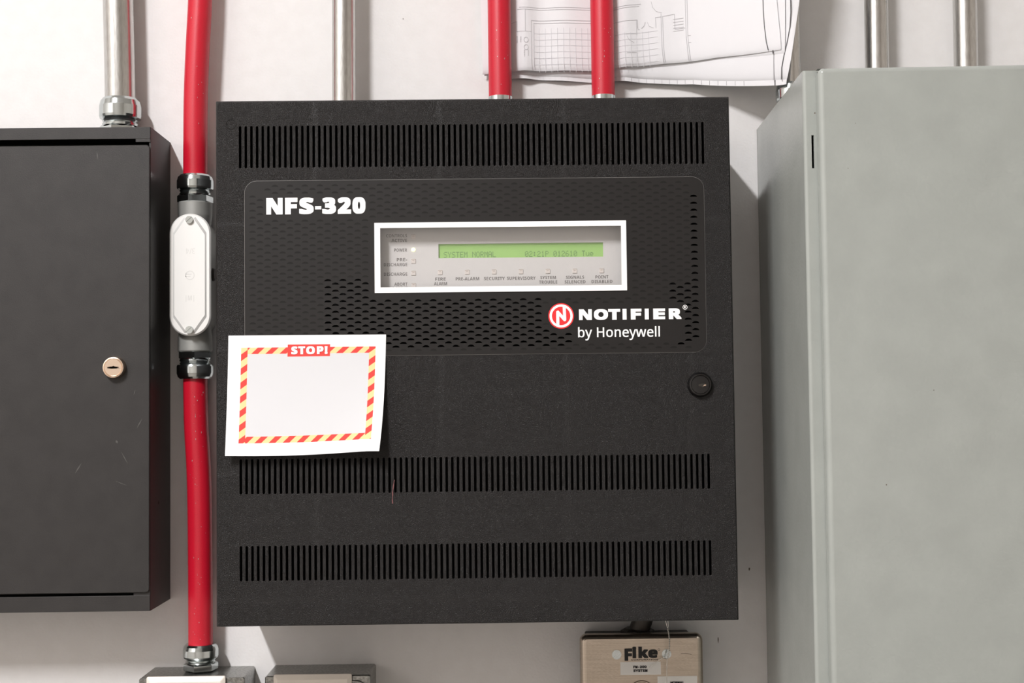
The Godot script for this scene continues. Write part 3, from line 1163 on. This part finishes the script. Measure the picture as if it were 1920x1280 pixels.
func connector(parent: Node3D, at: Vector3, r: float, length: float, down := false) -> void:
	# compression connector: hexagonal body below, ribbed gland nut above; at = lower end on the box
	var xf := upright(at, down)
	var st := begin()
	lathe(st, [[0.0, 0.0], [r * 0.86, 0.0], [r * 0.98, length * 0.06], [r * 0.98, length * 0.26], [r * 0.84, length * 0.34]], xf * Transform3D(Basis(Vector3.UP, 0.35), Vector3.ZERO), 6, true)
	lathe(st, [[r * 0.84, length * 0.30], [r * 0.86, length * 0.36], [r * 0.80, length * 0.40], [r * 0.86, length * 0.44], [r * 0.80, length * 0.50], [r * 0.86, length * 0.52]], xf, 36)
	part("connector_body", st, "zinc_fitting", parent)
	st = begin()
	lathe(st, [[r * 0.80, length * 0.50], [r * 0.97, length * 0.50], [r, length * 0.56], [r, length * 0.80], [r * 0.94, length * 0.93], [r * 0.84, length], [r * 0.66, length]], xf, 36)
	part("gland_nut", st, "zinc_fitting", parent)

func conduits() -> void:
	var st := begin()
	# one-inch galvanised conduit into the left cabinet
	var t := thing("metal_conduit", "wide galvanised conduit rising from the dark grey cabinet at upper left", "conduit", Vector3(0, 0, 0), "wall conduits")
	tube(st, smooth_path([Vector3(-0.3740, 0.47, 0.021), Vector3(-0.3725, 0.403, 0.021), Vector3(-0.3710, 0.345, 0.021), Vector3(-0.3702, 0.30, 0.021), Vector3(-0.3702, 0.285, 0.021)]), 0.0148)
	part("pipe", st, "galvanised", t)
	connector(t, Vector3(-0.3702, 0.2643, 0.021), 0.0203, 0.0395)
	# red conduit with the conduit body
	t = thing("red_conduit", "red painted conduit coming down onto the oval conduit body, its paint rubbed", "conduit", Vector3.ZERO, "red conduits")
	st = begin()
	var z := 0.022
	tube(st, smooth_path([Vector3(-0.2895, 0.47, z), Vector3(-0.2912, 0.403, z), Vector3(-0.2936, 0.356, z), Vector3(-0.2957, 0.300, z), Vector3(-0.2961, 0.225, z), Vector3(-0.2962, 0.207, z)]), 0.01172)
	var up := part("pipe", st, "red_paint", t)
	chips(up, Vector3(-0.2940, 0.33, z), 0.10, 16, 5)
	connector(t, Vector3(-0.2962, 0.1985, z), 0.0178, 0.0285)
	t = thing("red_conduit", "red painted conduit going down from the oval conduit body to an outlet box", "conduit", Vector3.ZERO, "red conduits")
	st = begin()
	tube(st, smooth_path([Vector3(-0.2963, 0.050, z), Vector3(-0.2962, 0.020, z), Vector3(-0.2953, -0.0204, z), Vector3(-0.2930, -0.062, z), Vector3(-0.2920, -0.105, z), Vector3(-0.2915, -0.17, z), Vector3(-0.2912, -0.245, z)]), 0.01172)
	var lo := part("pipe", st, "red_paint", t)
	chips(lo, Vector3(-0.2935, -0.04, z), 0.055, 26, 6)
	chips(lo, Vector3(-0.2914, -0.17, z), 0.055, 18, 7)
	connector(t, Vector3(-0.2963, 0.0540, z), 0.0178, 0.0275, true)
	connector(t, Vector3(-0.2911, -0.2563, z), 0.0170, 0.0260)
	conduit_body(Vector3(-0.2963, 0.1265, z))
	# galvanised conduit behind the panel top
	plain_pipe("metal_conduit", "slim galvanised conduit entering the black panel top at its left half", [Vector3(-0.1478, 0.47, 0.027), Vector3(-0.1482, 0.40, 0.027), Vector3(-0.1487, 0.2705, 0.027)], 0.0116, "galvanised", "wall conduits")
	# two red conduits into the panel
	for a in [[0.0055, 0.0057, "red conduit over the left end of the folded drawings"], [0.1076, 0.1079, "red conduit crossing the middle of the folded drawings"]]:
		t = plain_pipe("red_conduit", a[2], [Vector3(a[0], 0.47, 0.0225), Vector3(a[0], 0.39, 0.0225), Vector3(a[1], 0.2715, 0.0225)], 0.0115, "red_paint", "red conduits")
		chips(t.get_child(0), Vector3(a[0], 0.335, 0.0225), 0.04, 9, 9 + int(a[0] * 1000))
		st = begin()
		lathe(st, [[0.0108, 0.0], [0.0119, 0.0], [0.0119, 0.0308], [0.0108, 0.0310]], upright(Vector3(a[1], 0.2712, 0.0225)), 30)
		part("connector_ring", st, "zinc_fitting", t)
	# half-inch conduit beside the drawings into the grey cabinet
	t = plain_pipe("metal_conduit", "thin galvanised conduit half hidden behind the right end of the drawings", [Vector3(0.2896, 0.47, 0.05), Vector3(0.2891, 0.39, 0.05), Vector3(0.2886, 0.300, 0.05)], 0.0092, "galvanised", "wall conduits")
	connector(t, Vector3(0.2886, 0.2722, 0.05), 0.0150, 0.034)
	st = begin()
	lathe(st, [[0.0, 0.0], [0.0185, 0.0], [0.0185, 0.004], [0.0, 0.004]], upright(Vector3(0.2886, 0.2722, 0.05)), 8, true)
	part("locknut", st, "zinc_fitting", t)
	for a in [[0.3818, 0.3806, "galvanised conduit above the light grey cabinet, left of two"], [0.4708, 0.4698, "galvanised conduit above the light grey cabinet, right of two"]]:
		plain_pipe("metal_conduit", a[2], [Vector3(a[0] + 0.0006, 0.47, 0.021), Vector3(a[0], 0.397, 0.021), Vector3(a[1], 0.2722, 0.021)], 0.0117, "galvanised", "wall conduits")

func plain_pipe(called: String, label: String, pts: Array, r: float, m: String, group: String) -> Node3D:
	var t := thing(called, label, "conduit", Vector3.ZERO, group)
	var st := begin()
	tube(st, smooth_path(pts), r)
	part("pipe", st, m, t)
	return t

func chips(parent: Node, c: Vector3, reach: float, count: int, seed_: int) -> void:
	# places where the paint is rubbed off the pipe
	var rng := RandomNumberGenerator.new()
	rng.seed = seed_
	var st := begin()
	for k in count:
		var a := rng.randf_range(-0.5, 0.75)
		var y := c.y + rng.randf_range(-reach, reach)
		var w := rng.randf_range(0.00025, 0.0007)
		var h := rng.randf_range(0.0003, 0.0016)
		var r := 0.01178
		var x := c.x
		var n := Vector3(sin(a), 0, cos(a))
		var side := Vector3(cos(a), 0, -sin(a))
		var p := Vector3(x, y, c.z) + n * r
		var q := []
		for i in 7:
			var g := TAU * i / 7.0
			q.append(p + side * w * 0.8 * cos(g) * rng.randf_range(0.4, 1.0) + Vector3(0, h * 0.8 * sin(g) * rng.randf_range(0.4, 1.0), 0))
		for i in 7:
			tri(st, p, q[i], q[(i + 1) % 7], n, n, n)
	part("paint_chips", st, "paint_chip", parent).set_meta("kind", "stuff")

func conduit_body(c: Vector3) -> void:
	var t := thing("conduit_body", "grey conduit body with a long bright oval cover in the red conduit", "conduit body", c)
	# cast body: rounded long block with a hub at each end
	var st := begin()
	rslab(st, -0.0165, -0.0560, 0.0175, 0.0560, 0.0155, -0.0170, 0.0190, 0.002, 8)
	for s in [1.0, -1.0]:
		lathe(st, [[0.0150, 0.040], [0.0155, 0.052], [0.0166, 0.060], [0.0168, 0.0725], [0.0160, 0.0735], [0.0, 0.0735]], upright(Vector3.ZERO, s < 0), 36)
	part("cast_body", st, "cast_grey", t)
	st = begin()
	lathe(st, [[0.0064, 0.0], [0.0064, 0.0012], [0.0056, 0.0030], [0.0, 0.0034]], Transform3D(Basis(Vector3.BACK, -PI * 0.5), Vector3(0.0172, 0.002, 0.002)), 24)
	part("side_plug", st, "dark_steel", t)
	# cover: oval plate with a raised, chamfered middle
	st = begin()
	var zc := 0.0190
	rslab(st, -0.0199, -0.0590, 0.0199, 0.0596, 0.0198, zc, zc + 0.0036, 0.0012, 14)
	var cov := part("cover", st, "cover_aluminium", t)
	st = begin()
	var o := PackedVector2Array([Vector2(0.0056, 0.0566), Vector2(-0.0056, 0.0566), Vector2(-0.0163, 0.0410), Vector2(-0.0163, -0.0410), Vector2(-0.0056, -0.0562), Vector2(0.0056, -0.0562), Vector2(0.0163, -0.0410), Vector2(0.0163, 0.0410)])
	var i2 := PackedVector2Array()
	for p in o:
		i2.append(Vector2(p.x - signf(p.x) * 0.0016, p.y - signf(p.y) * 0.0022))
	wall_of(st, o, zc + 0.0034, i2, zc + 0.0050)
	cap(st, i2, zc + 0.0050)
	part("raised_panel", st, "cover_aluminium", cov)
	# cast marks, upside down as in the photo
	var zt := zc + 0.0050
	var mk := text(cov, "size_mark", "3/4", -0.0045, 0.0045, -0.0026, 0.0026, 0.0, "cover_mark", font_plain)
	mk.position = Vector3(0.0008, 0.0230, zt)
	mk.rotation.z = PI
	st = begin()
	ring(st, Vector2(0.0004, -0.0005), 0.0037, 0.0045, zt + 0.0001, 28)
	stroke(st, [Vector2(-0.0036, 0.0006), Vector2(0.0020, 0.0006)], 0.0008, zt + 0.0001)
	stroke(st, [Vector2(-0.0040, -0.0014), Vector2(0.0010, -0.0014)], 0.0008, zt + 0.0001)
	part("maker_mark", st, "cover_mark", cov)
	mk = text(cov, "maker_mark", "|M|", -0.0040, 0.0040, -0.0032, 0.0032, 0.0, "cover_mark", font_bold)
	mk.position = Vector3(0.0004, -0.0230, zt)
	for v in [0.0532, -0.0532]:
		st = begin()
		screw_head(st, Vector3(0, v, zc + 0.0049), 0.0037, 0.0024, 0.74, 2)
		part("cover_screw", st, "zinc_fitting", cov).set_meta("label", "slotted screw")

# ==================================================================== folded drawings
func sheet_z(x: float, base: float) -> float:
	# tucked flat behind the two red conduits, curling forward to the right
	var f := clampf((x - 0.150) / 0.135, 0.0, 1.0)
	var b := 0.0
	for g in [[0.0300, 0.012, 0.0065], [0.0700, 0.020, 0.004], [0.1300, 0.014, 0.0085], [0.160, 0.02, 0.004]]:
		b += g[2] * exp(-pow((x - g[0]) / g[1], 2.0))
	return base + b + 0.069 * f * f

func sheet(parent: Node, lower: Array, upper: Array, base: float, fold: float) -> MeshInstance3D:
	# a paper layer between a lower and an upper edge line ([x, y] points, left to right); fold rounds its lower edge backwards
	var st := begin()
	var n := 90
	var rows := [0.0, 0.012, 0.03, 0.06, 0.12, 0.3, 0.6, 1.0]
	var grid := []
	for i in n + 1:
		var f := float(i) / n
		var a := along(lower, f)
		var b := along(upper, f)
		var colm := []
		for r in rows:
			var p := a.lerp(b, r)
			var z := sheet_z(p.x, base)
			if fold > 0.0:
				var k := clampf(r / 0.12, 0.0, 1.0)
				z -= fold * (1.0 - sqrt(1.0 - pow(1.0 - k, 2.0)))
			colm.append(Vector3(p.x, p.y, z))
		grid.append(colm)
	for i in n:
		for r in rows.size() - 1:
			var q := [grid[i][r], grid[i + 1][r], grid[i + 1][r + 1], grid[i][r + 1]]
			var nn: Vector3 = (q[1] - q[0]).cross(q[3] - q[0]).normalized()
			var na := vnorm(grid, i, r)
			var nb := vnorm(grid, i + 1, r)
			var nc := vnorm(grid, i + 1, r + 1)
			var nd := vnorm(grid, i, r + 1)
			quad4(st, q[0], q[1], q[2], q[3], na, nb, nc, nd)
			var bk := nn * -0.0004
			quad(st, q[0] + bk, q[1] + bk, q[2] + bk, q[3] + bk, -nn)
		quad(st, grid[i][0], grid[i + 1][0], grid[i + 1][0] - Vector3(0, 0, 0.0004), grid[i][0] - Vector3(0, 0, 0.0004), Vector3(0, -1, 0))
	return part("sheet", st, "paper", parent)

func vnorm(g: Array, i: int, r: int) -> Vector3:
	var a: Vector3 = g[mini(i + 1, g.size() - 1)][r] - g[maxi(i - 1, 0)][r]
	var b: Vector3 = g[i][mini(r + 1, g[i].size() - 1)] - g[i][maxi(r - 1, 0)]
	return a.cross(b).normalized()

func along(line: Array, f: float) -> Vector2:
	var x0: float = line[0][0]
	var x1: float = line[-1][0]
	var x := lerpf(x0, x1, f)
	for i in line.size() - 1:
		if x <= line[i + 1][0] + 1e-9:
			var k: float = (x - line[i][0]) / (line[i + 1][0] - line[i][0])
			return Vector2(x, lerpf(line[i][1], line[i + 1][1], k))
	return Vector2(x1, line[-1][1])

func ink(parent: Node, called: String, m: String, base: float, wdt: float, lines: Array) -> void:
	var st := begin()
	for l in lines:
		for i in l.size() - 1:
			var a := Vector2(l[i][0], l[i][1])
			var b := Vector2(l[i + 1][0], l[i + 1][1])
			var steps := maxi(1, int(absf(b.x - a.x) / 0.004))
			var s := (b - a).normalized().orthogonal() * wdt * 0.5
			for k in steps:
				var p := a.lerp(b, float(k) / steps)
				var q := a.lerp(b, float(k + 1) / steps)
				var c := [p + s, p - s, q - s, q + s]
				var v := []
				for w in c:
					v.append(Vector3(w.x, w.y, sheet_z(w.x, base) + 0.0003))
				quad(st, v[0], v[1], v[2], v[3], Vector3(0, 0, 1))
	part(called, st, m, parent)

func drawings() -> void:
	var t := thing("folded_drawings", "thick folded set of white floor plan drawings tucked behind the red conduits", "drawings")
	var top := 0.46
	var sh := sheet(t, [[0.0015, 0.3263], [0.0166, 0.3251], [0.1002, 0.3205], [0.1196, 0.3209], [0.1986, 0.3162], [0.2758, 0.3024], [0.2802, 0.3022]], [[-0.002, top], [0.30, top]], 0.0015, 0.0)
	var tick := []
	for k in 17:
		var x := 0.122 + 0.0077 * k
		var y := along([[0.1196, 0.3225], [0.1986, 0.3180], [0.2758, 0.3047]], clampf((x - 0.1182) / (0.2753 - 0.1182), 0, 1)).y
		tick.append([[x, y + 0.003], [x, y - 0.0014]])
	ink(sh, "printed_lines", "drawing_ink", 0.0015, 0.0004, tick)
	ink(sh, "printed_border", "drawing_ink_dark", 0.0015, 0.0008, [[[0.2712, 0.3033], [0.2713, 0.3082]]])
	sh = sheet(t, [[-0.0065, 0.3272], [0.0166, 0.3281], [0.1000, 0.3231], [0.1193, 0.3235], [0.1982, 0.3197], [0.2807, 0.3059]], [[-0.008, top], [0.306, top]], 0.0045, 0.004)
	ink(sh, "printed_border", "drawing_ink_dark", 0.0045, 0.0008, [[[0.2759, 0.3071], [0.2764, 0.3185], [0.2783, 0.3294], [0.2814, 0.3432], [0.2836, 0.3561], [0.2845, 0.3700], [0.2848, 0.4600]]])
	ink(sh, "printed_lines", "drawing_ink", 0.0045, 0.0008, [[[0.2697, 0.3078], [0.2702, 0.3329]]])
	sh = sheet(t, [[-0.0101, 0.3283], [0.0166, 0.3299], [0.1192, 0.3314], [0.2229, 0.3372], [0.2789, 0.3312]], [[-0.012, top], [0.281, top]], 0.0070, 0.003)
	ink(sh, "printed_border", "drawing_ink_dark", 0.0070, 0.0010, [[[0.2692, 0.3334], [0.2690, 0.3384]]])
	sh = sheet(t, [[-0.0117, 0.3289], [0.0166, 0.3310], [0.0997, 0.3312], [0.1189, 0.3321], [0.1721, 0.3370], [0.2226, 0.3390], [0.2757, 0.3356]], [[-0.014, top], [0.268, top]], 0.0090, 0.002)
	var b := 0.0090
	ink(sh, "printed_border", "drawing_ink_dark", b, 0.0007, [[[0.2649, 0.3373], [0.2634, 0.3462], [0.2622, 0.3614], [0.2615, 0.3765], [0.2612, 0.4618]]])
	# floor plan
	var thin := []
	for k in 10:
		var x := 0.0452 + 0.0061 * k
		thin.append([[x, 0.3290], [x, 0.3740]])
	for k in 7:
		var y := 0.3312 + 0.0062 * k
		thin.append([[0.0400, y], [0.1000, y]])
	for k in 7:
		var x := 0.1190 + 0.0061 * k
		thin.append([[x, 0.3300 + (x - 0.1176) * 0.10], [x - 0.001, 0.3660 + (x - 0.1176) * 0.10]])
	for k in 6:
		var y := 0.3345 + 0.0060 * k
		thin.append([[0.1170, y], [0.1640, y + 0.0054]])
	ink(sh, "grid_lines", "drawing_ink_pale", b, 0.0003, thin)
	var plan := [
		[[0.0400, 0.3318], [0.0400, 0.3788], [0.1011, 0.3788]], [[0.0374, 0.3318], [0.0374, 0.3815], [0.1011, 0.3815]],
		[[0.0253, 0.3945], [0.1011, 0.3945]], [[0.0235, 0.3925], [0.1011, 0.3925]], [[0.0314, 0.3925], [0.0314, 0.3702]],
		[[0.0172, 0.3788], [0.0228, 0.3805], [0.0228, 0.3702], [0.0374, 0.3702]],
		[[0.1189, 0.3925], [0.1477, 0.3970]], [[0.1189, 0.3904], [0.1457, 0.3948]], [[0.1189, 0.3773], [0.1436, 0.3808], [0.1436, 0.3722]],
		[[0.1436, 0.3808], [0.1441, 0.3710]], [[0.1441, 0.3710], [0.1462, 0.3710]], [[0.1618, 0.3833], [0.1623, 0.3727]], [[0.1618, 0.3833], [0.1679, 0.3839]],
		[[0.1315, 0.3656], [0.1421, 0.3670]], [[0.1325, 0.3469], [0.1426, 0.3479]], [[0.1426, 0.3808], [0.1428, 0.3662]], [[0.1428, 0.3479], [0.1428, 0.3378]],
		[[0.1674, 0.3873], [0.1679, 0.3540], [0.1691, 0.3378]], [[0.1691, 0.3843], [0.1695, 0.3539], [0.1707, 0.3380]],
		[[0.1687, 0.3843], [0.1810, 0.3864]], [[0.1810, 0.3864], [0.1812, 0.3710]], [[0.1812, 0.3710], [0.1910, 0.3719]],
		[[0.1915, 0.4244], [0.1920, 0.3638], [0.1940, 0.3385]], [[0.1932, 0.4244], [0.1936, 0.3638], [0.1956, 0.3385]],
		[[0.1578, 0.3995], [0.1593, 0.3934], [0.1628, 0.3894], [0.1684, 0.3881]],
		[[0.1936, 0.3638], [0.1965, 0.3639]], [[0.1940, 0.3567], [0.1968, 0.3568]],
		[[0.1517, 0.3788], [0.1507, 0.3753], [0.1477, 0.3722]], [[0.1537, 0.3788], [0.1553, 0.3747], [0.1598, 0.3727]],
		[[0.1325, 0.3641], [0.1345, 0.3601], [0.1401, 0.3576]],
	]
	for k in 5:
		plan.append([[0.1795, 0.3690 + 0.0030 * k], [0.1898, 0.3700 + 0.0030 * k]])
	ink(sh, "plan_lines", "drawing_ink", b, 0.00038, plan)
	var small := []
	for k in 6:
		small.append([[0.0222, 0.3650 - 0.0012 * k], [0.0236, 0.3650 - 0.0012 * k]])
		small.append([[0.0262, 0.3645 - 0.0010 * k], [0.0272, 0.3645 - 0.0010 * k]])
		small.append([[0.0296, 0.3510 - 0.0012 * k], [0.0308, 0.3510 - 0.0012 * k]])
		small.append([[0.0336, 0.3508 - 0.0010 * k], [0.0345, 0.3508 - 0.0010 * k]])
	for c in [Vector2(0.0320, 0.3615), Vector2(0.0320, 0.3540)]:
		var loop := []
		for i in 13:
			loop.append([c.x + 0.0022 * cos(TAU * i / 12), c.y + 0.0026 * sin(TAU * i / 12)])
		small.append(loop)
	ink(sh, "plan_notes", "drawing_ink", b, 0.0004, small)

# ==================================================================== the STOP! note
func note_point(s: float, v: float) -> Vector3:
	# s: 0 left .. 1 right, v: 0 top .. 1 bottom; stuck along the top, free below, the right corner curls out
	var tl := Vector2(0.0111, 0.2561)
	var tr := Vector2(0.1508, 0.2556)
	var bl := Vector2(0.0096, 0.1500)
	var br := Vector2(0.1482, 0.1530)
	var p := tl.lerp(tr, s).lerp(bl.lerp(br, s), v)
	var lift := 0.0085 * pow(v, 1.8) + 0.0080 * pow(v, 2.2) * pow(s, 4.0)
	p.x -= 0.0028 * pow(v, 3.0) * pow(s, 3.0)
	p.y += 0.0016 * sin(PI * s) * v * v * 0.6 - 0.0024 * sin(PI * minf(s * 1.1, 1.0)) * pow(v, 3.0)
	return Vector3(PX + p.x, PY + p.y, PZ + 0.0006 + lift)

func note() -> void:
	# the print: striped border, red title block, pale field
	var w := 1024
	var h := 780
	var img := Image.create(w, h, false, Image.FORMAT_RGB8)
	img.fill(Color(0.96, 0.96, 0.96))
	var red := c8(222, 66, 60)
	var cream := c8(222, 208, 150)
	var x0 := 84
	var x1 := 958
	var y0 := 80
	var y1 := 700
	var b := 42
	for y in range(y0, y1):
		for x in range(x0, x1):
			if x < x0 + b or x >= x1 - b or y < y0 + b or y >= y1 - b:
				var k := 0.0
				if x < x0 + b or x >= x1 - b:
					k = float(y) + 0.72 * x
				else:
					k = float(x) + 1.05 * y
				img.set_pixel(x, y, red if fposmod(k, 92.0) < 44.0 else cream)
			else:
				img.set_pixel(x, y, Color(0.82, 0.82, 0.83))
	img.fill_rect(Rect2i(386, 62, 276, 80), red)
	img.generate_mipmaps()
	var m := StandardMaterial3D.new()
	m.resource_name = "note_print"
	m.albedo_texture = ImageTexture.create_from_image(img)
	m.roughness = 0.8
	M["note_print"] = m
	var t := thing("warning_note", "white paper note with red striped border and STOP! heading stuck on the panel", "note")
	var st := begin()
	var nx := 36
	var ny := 28
	for i in nx:
		for j in ny:
			var cs := [[i, j], [i + 1, j], [i + 1, j + 1], [i, j + 1]]
			var p := []
			var n := []
			for c in cs:
				var s: float = float(c[0]) / nx
				var v: float = float(c[1]) / ny
				p.append(note_point(s, v))
				var du := note_point(s + 0.01, v) - note_point(s - 0.01, v)
				var dv := note_point(s, maxf(v - 0.01, 0.0)) - note_point(s, v + 0.01)
				n.append(du.cross(dv).normalized())
			for tr in [[0, 1, 2], [0, 2, 3]]:
				for k in tr:
					st.set_normal(n[k])
					st.set_uv(Vector2(float(cs[k][0]) / nx, float(cs[k][1]) / ny))
					st.add_vertex(p[k])
	part("printed_sheet", st, "note_print", t)
	st = begin()
	var back := Vector3(0, 0, -0.0003)
	for i in nx:
		for j in ny:
			quad(st, note_point(float(i) / nx, float(j) / ny) + back, note_point(float(i + 1) / nx, float(j) / ny) + back, note_point(float(i + 1) / nx, float(j + 1) / ny) + back, note_point(float(i) / nx, float(j + 1) / ny) + back, Vector3(0, 0, -1))
		quad(st, note_point(float(i) / nx, 1), note_point(float(i + 1) / nx, 1), note_point(float(i + 1) / nx, 1) + back, note_point(float(i) / nx, 1) + back, Vector3(0, -1, 0))
		quad(st, note_point(float(i) / nx, 0), note_point(float(i + 1) / nx, 0), note_point(float(i + 1) / nx, 0) + back, note_point(float(i) / nx, 0) + back, Vector3(0, 1, 0))
	part("sheet_back", st, "print_white", t)
	var z := note_point(0.5, 0.13).z + 0.0003
	text(t, "lettering", "STOP!", PX + 0.0668, PX + 0.0990, PY + 0.2388, PY + 0.2458, z, "print_white", font_bold, 0.00035, 3)

# ==================================================================== outlet boxes below
func boxes() -> void:
	for a in [[-0.3425, -0.2425, -0.3340, -0.2600, "steel outlet box with an ivory cover under the red conduit", -0.2567], [-0.2236, -0.1234, -0.2145, -0.1410, "steel outlet box with an ivory cover under the panel's lower left corner", -0.2562]]:
		var t := thing("outlet_box", a[4], "electrical box", Vector3(a[0], a[5], 0), "steel outlet boxes along the bottom edge")
		var w: float = a[1] - a[0]
		var h := 0.1
		var d := 0.054
		var st := begin()
		# open-sided steel shell
		rslab(st, 0, -h, w, 0, 0.0022, 0, d, 0.0008, 5)
		var shell := part("steel_shell", st, "box_steel", t)
		# knock-outs on the right side
		for v in [-0.026, -0.072]:
			st = begin()
			lathe(st, [[0.0112, 0.0], [0.0112, 0.0005], [0.0, 0.0006]], Transform3D(Basis(Vector3.BACK, -PI * 0.5), Vector3(w, v, 0.027)), 24)
			part("knock_out", st, "dark_steel", shell)
		# mounting ring with rounded ears
		st = begin()
		rslab(st, 0.001, -h + 0.004, w - 0.001, -0.0045, 0.014, d, d + 0.0022, 0.0006, 10)
		part("mounting_ring", st, "box_steel", t)
		for x in [0.0055, w - 0.0055]:
			for y in [-0.0155, -h + 0.0155]:
				st = begin()
				screw_head(st, Vector3(x, y, d + 0.0022), 0.0034, 0.0020, 0.3, 2)
				part("ear_screw", st, "zinc_fitting", t)
		st = begin()
		var x0: float = a[2] - a[0]
		var x1: float = a[3] - a[0]
		var o := rrect(x0, -0.100, x1, 0.0022, 0.0015, 4)
		var i2 := rrect(x0 + 0.004, -0.096, x1 - 0.004, -0.0024, 0.001, 4)
		wall_of(st, o, d + 0.0022, o, d + 0.0048)
		wall_of(st, o, d + 0.0048, i2, d + 0.0072)
		cap(st, i2, d + 0.0072)
		part("blank_cover", st, "cover_ivory", t)

# ==================================================================== abort station
func station() -> void:
	var t := thing("abort_station", "brushed stainless steel switch plate with black lettering below the panel", "switch plate", Vector3(0.0762, -0.2235, 0))
	var st := begin()
	box(st, Vector3(0.007, -0.108, 0.0), Vector3(0.109, -0.0035, 0.036), 0.001)
	part("back_box", st, "dark_steel", t)
	# dished plate: rolled edge
	st = begin()
	var w := 0.1178
	var h := 0.114
	var prevo := rrect(0, -h, w, 0, 0.0065, 8)
	var zz := 0.034
	wall_of(st, prevo, zz, prevo, 0.040)
	zz = 0.040
	for i in 5:
		var a := PI * 0.5 * (i + 1) / 5.0
		var ins := 0.0055 * (1.0 - cos(a))
		var z := 0.040 + 0.0055 * sin(a)
		var cur := rrect(ins, -h + ins, w - ins, -ins, maxf(0.0065 - ins, 0.001), 8)
		wall_of(st, prevo, zz, cur, z)
		prevo = cur
		zz = z
	cap(st, prevo, zz)
	var pl := part("steel_plate", st, "stainless", t)
	var zf := zz
	# screws either side of the lettering
	for x in [0.0345, 0.0822]:
		st = begin()
		screw_head(st, Vector3(x, -0.0183, zf), 0.0045, 0.0022, 0.5, 4)
		part("screw", st, "zinc_fitting", pl).set_meta("label", "zinc cross-head screw")
	# lettering
	text(pl, "lettering", "F", 0.0421, 0.0495, -0.0244, -0.0128, zf + 0.0002, "ink_black", font_bold, 0.0006)
	text(pl, "lettering", "ike", 0.0496, 0.0738, -0.0221, -0.0112, zf + 0.0002, "ink_black", font_bold, 0.0005, 1)
	text(pl, "lettering", "CORPORATION", 0.0484, 0.0737, -0.0242, -0.0229, zf + 0.0003, "ink_black", font_bold)
	st = begin()
	ring(st, Vector2(0.0751, -0.0144), 0.0009, 0.0012, zf + 0.0002, 20)
	part("registered_mark", st, "ink_black", pl)
	# white tape labels
	st = begin()
	slab(st, PackedVector2Array([Vector2(0.0379, -0.0379), Vector2(0.0768, -0.0379), Vector2(0.0765, -0.0256), Vector2(0.0380, -0.0256)]), zf, zf + 0.0002)
	part("tape_label", st, "label_white", pl)
	text(pl, "lettering", "FM-200", 0.0503, 0.0630, -0.0315, -0.0291, zf + 0.0003, "ink_black", font_mono, 0.0002)
	text(pl, "lettering", "SYSTEM", 0.0503, 0.0638, -0.0350, -0.0326, zf + 0.0003, "ink_black", font_mono, 0.0002)
	st = begin()
	slab(st, PackedVector2Array([Vector2(0.0733, -0.0520), Vector2(0.1112, -0.0520), Vector2(0.1112, -0.0395), Vector2(0.0733, -0.0395)]), zf, zf + 0.0002)
	part("tape_label", st, "label_white", pl)
	text(pl, "lettering", "NORMAL", 0.0855, 0.0990, -0.0470, -0.0444, zf + 0.0003, "ink_black", font_mono, 0.0002)
	# pressed ring of the switch boss
	st = begin()
	lathe(st, [[0.0138, 0.0], [0.0132, 0.0010], [0.0122, 0.0010], [0.0116, 0.0004], [0.0, 0.0004]], facing(Vector3(0.0580, -0.0568, zf)), 44)
	part("switch_boss", st, "stainless", pl)
	# fine scratches on the steel
	st = begin()
	stroke(st, [Vector2(0.0960, -0.0184), Vector2(0.1010, -0.0182), Vector2(0.1062, -0.0192)], 0.0004, zf + 0.0001)
	part("scratch", st, "dark_steel", pl)
	# flexible whip from the panel down to the box
	var p := thing("flexible_conduit", "short dark slanted cable whip between the panel and the steel switch plate", "conduit")
	st = begin()
	tube(st, smooth_path([Vector3(0.1440, -0.1926, 0.030), Vector3(0.1405, -0.205, 0.028), Vector3(0.1350, -0.222, 0.024), Vector3(0.1335, -0.2268, 0.022)]), 0.0098, 20)
	part("pipe", st, "dark_steel", p)
	st = begin()
	lathe(st, [[0.0, 0.0], [0.0165, 0.0], [0.0165, 0.004], [0.0125, 0.006], [0.0, 0.006]], upright(Vector3(0.1335, -0.2270, 0.021)), 8, true)
	part("locknut", st, "dark_steel", p)

func wire_seal() -> void:
	var t := thing("wire_seal", "thin twisted silver seal wire hanging in front of the steel switch plate", "wire")
	var z := 0.056
	for ph in [0.0, PI]:
		var st := begin()
		var pts := PackedVector3Array()
		var line := [Vector3(0.1592, -0.1945, z), Vector3(0.1593, -0.2165, z), Vector3(0.1602, -0.2280, z), Vector3(0.1592, -0.2400, z), Vector3(0.1574, -0.2500, z), Vector3(0.1566, -0.300, z)]
		if ph > 0.0:
			line[0] = Vector3(0.1530, -0.1945, z)
			line[1] = Vector3(0.1588, -0.2170, z)
			line[4] = Vector3(0.1530, -0.2455, z - 0.006)
			line[5] = Vector3(0.1415, -0.2540, z - 0.008)
			line[3] = Vector3(0.1588, -0.2435, z)
		var path := smooth_path(line, 24)
		for i in path.size():
			var y := path[i].y
			var amp := 0.0004 * clampf((-y - 0.2130) * 300.0, 0.0, 1.0) * clampf((y + 0.2440) * 300.0, 0.0, 1.0)
			var a: float = -y * 1500.0 + ph
			pts.append(path[i] + Vector3(cos(a), 0, sin(a)) * amp)
		tube(st, pts, 0.00032, 8)
		part("strand", st, "wire_tin", t)
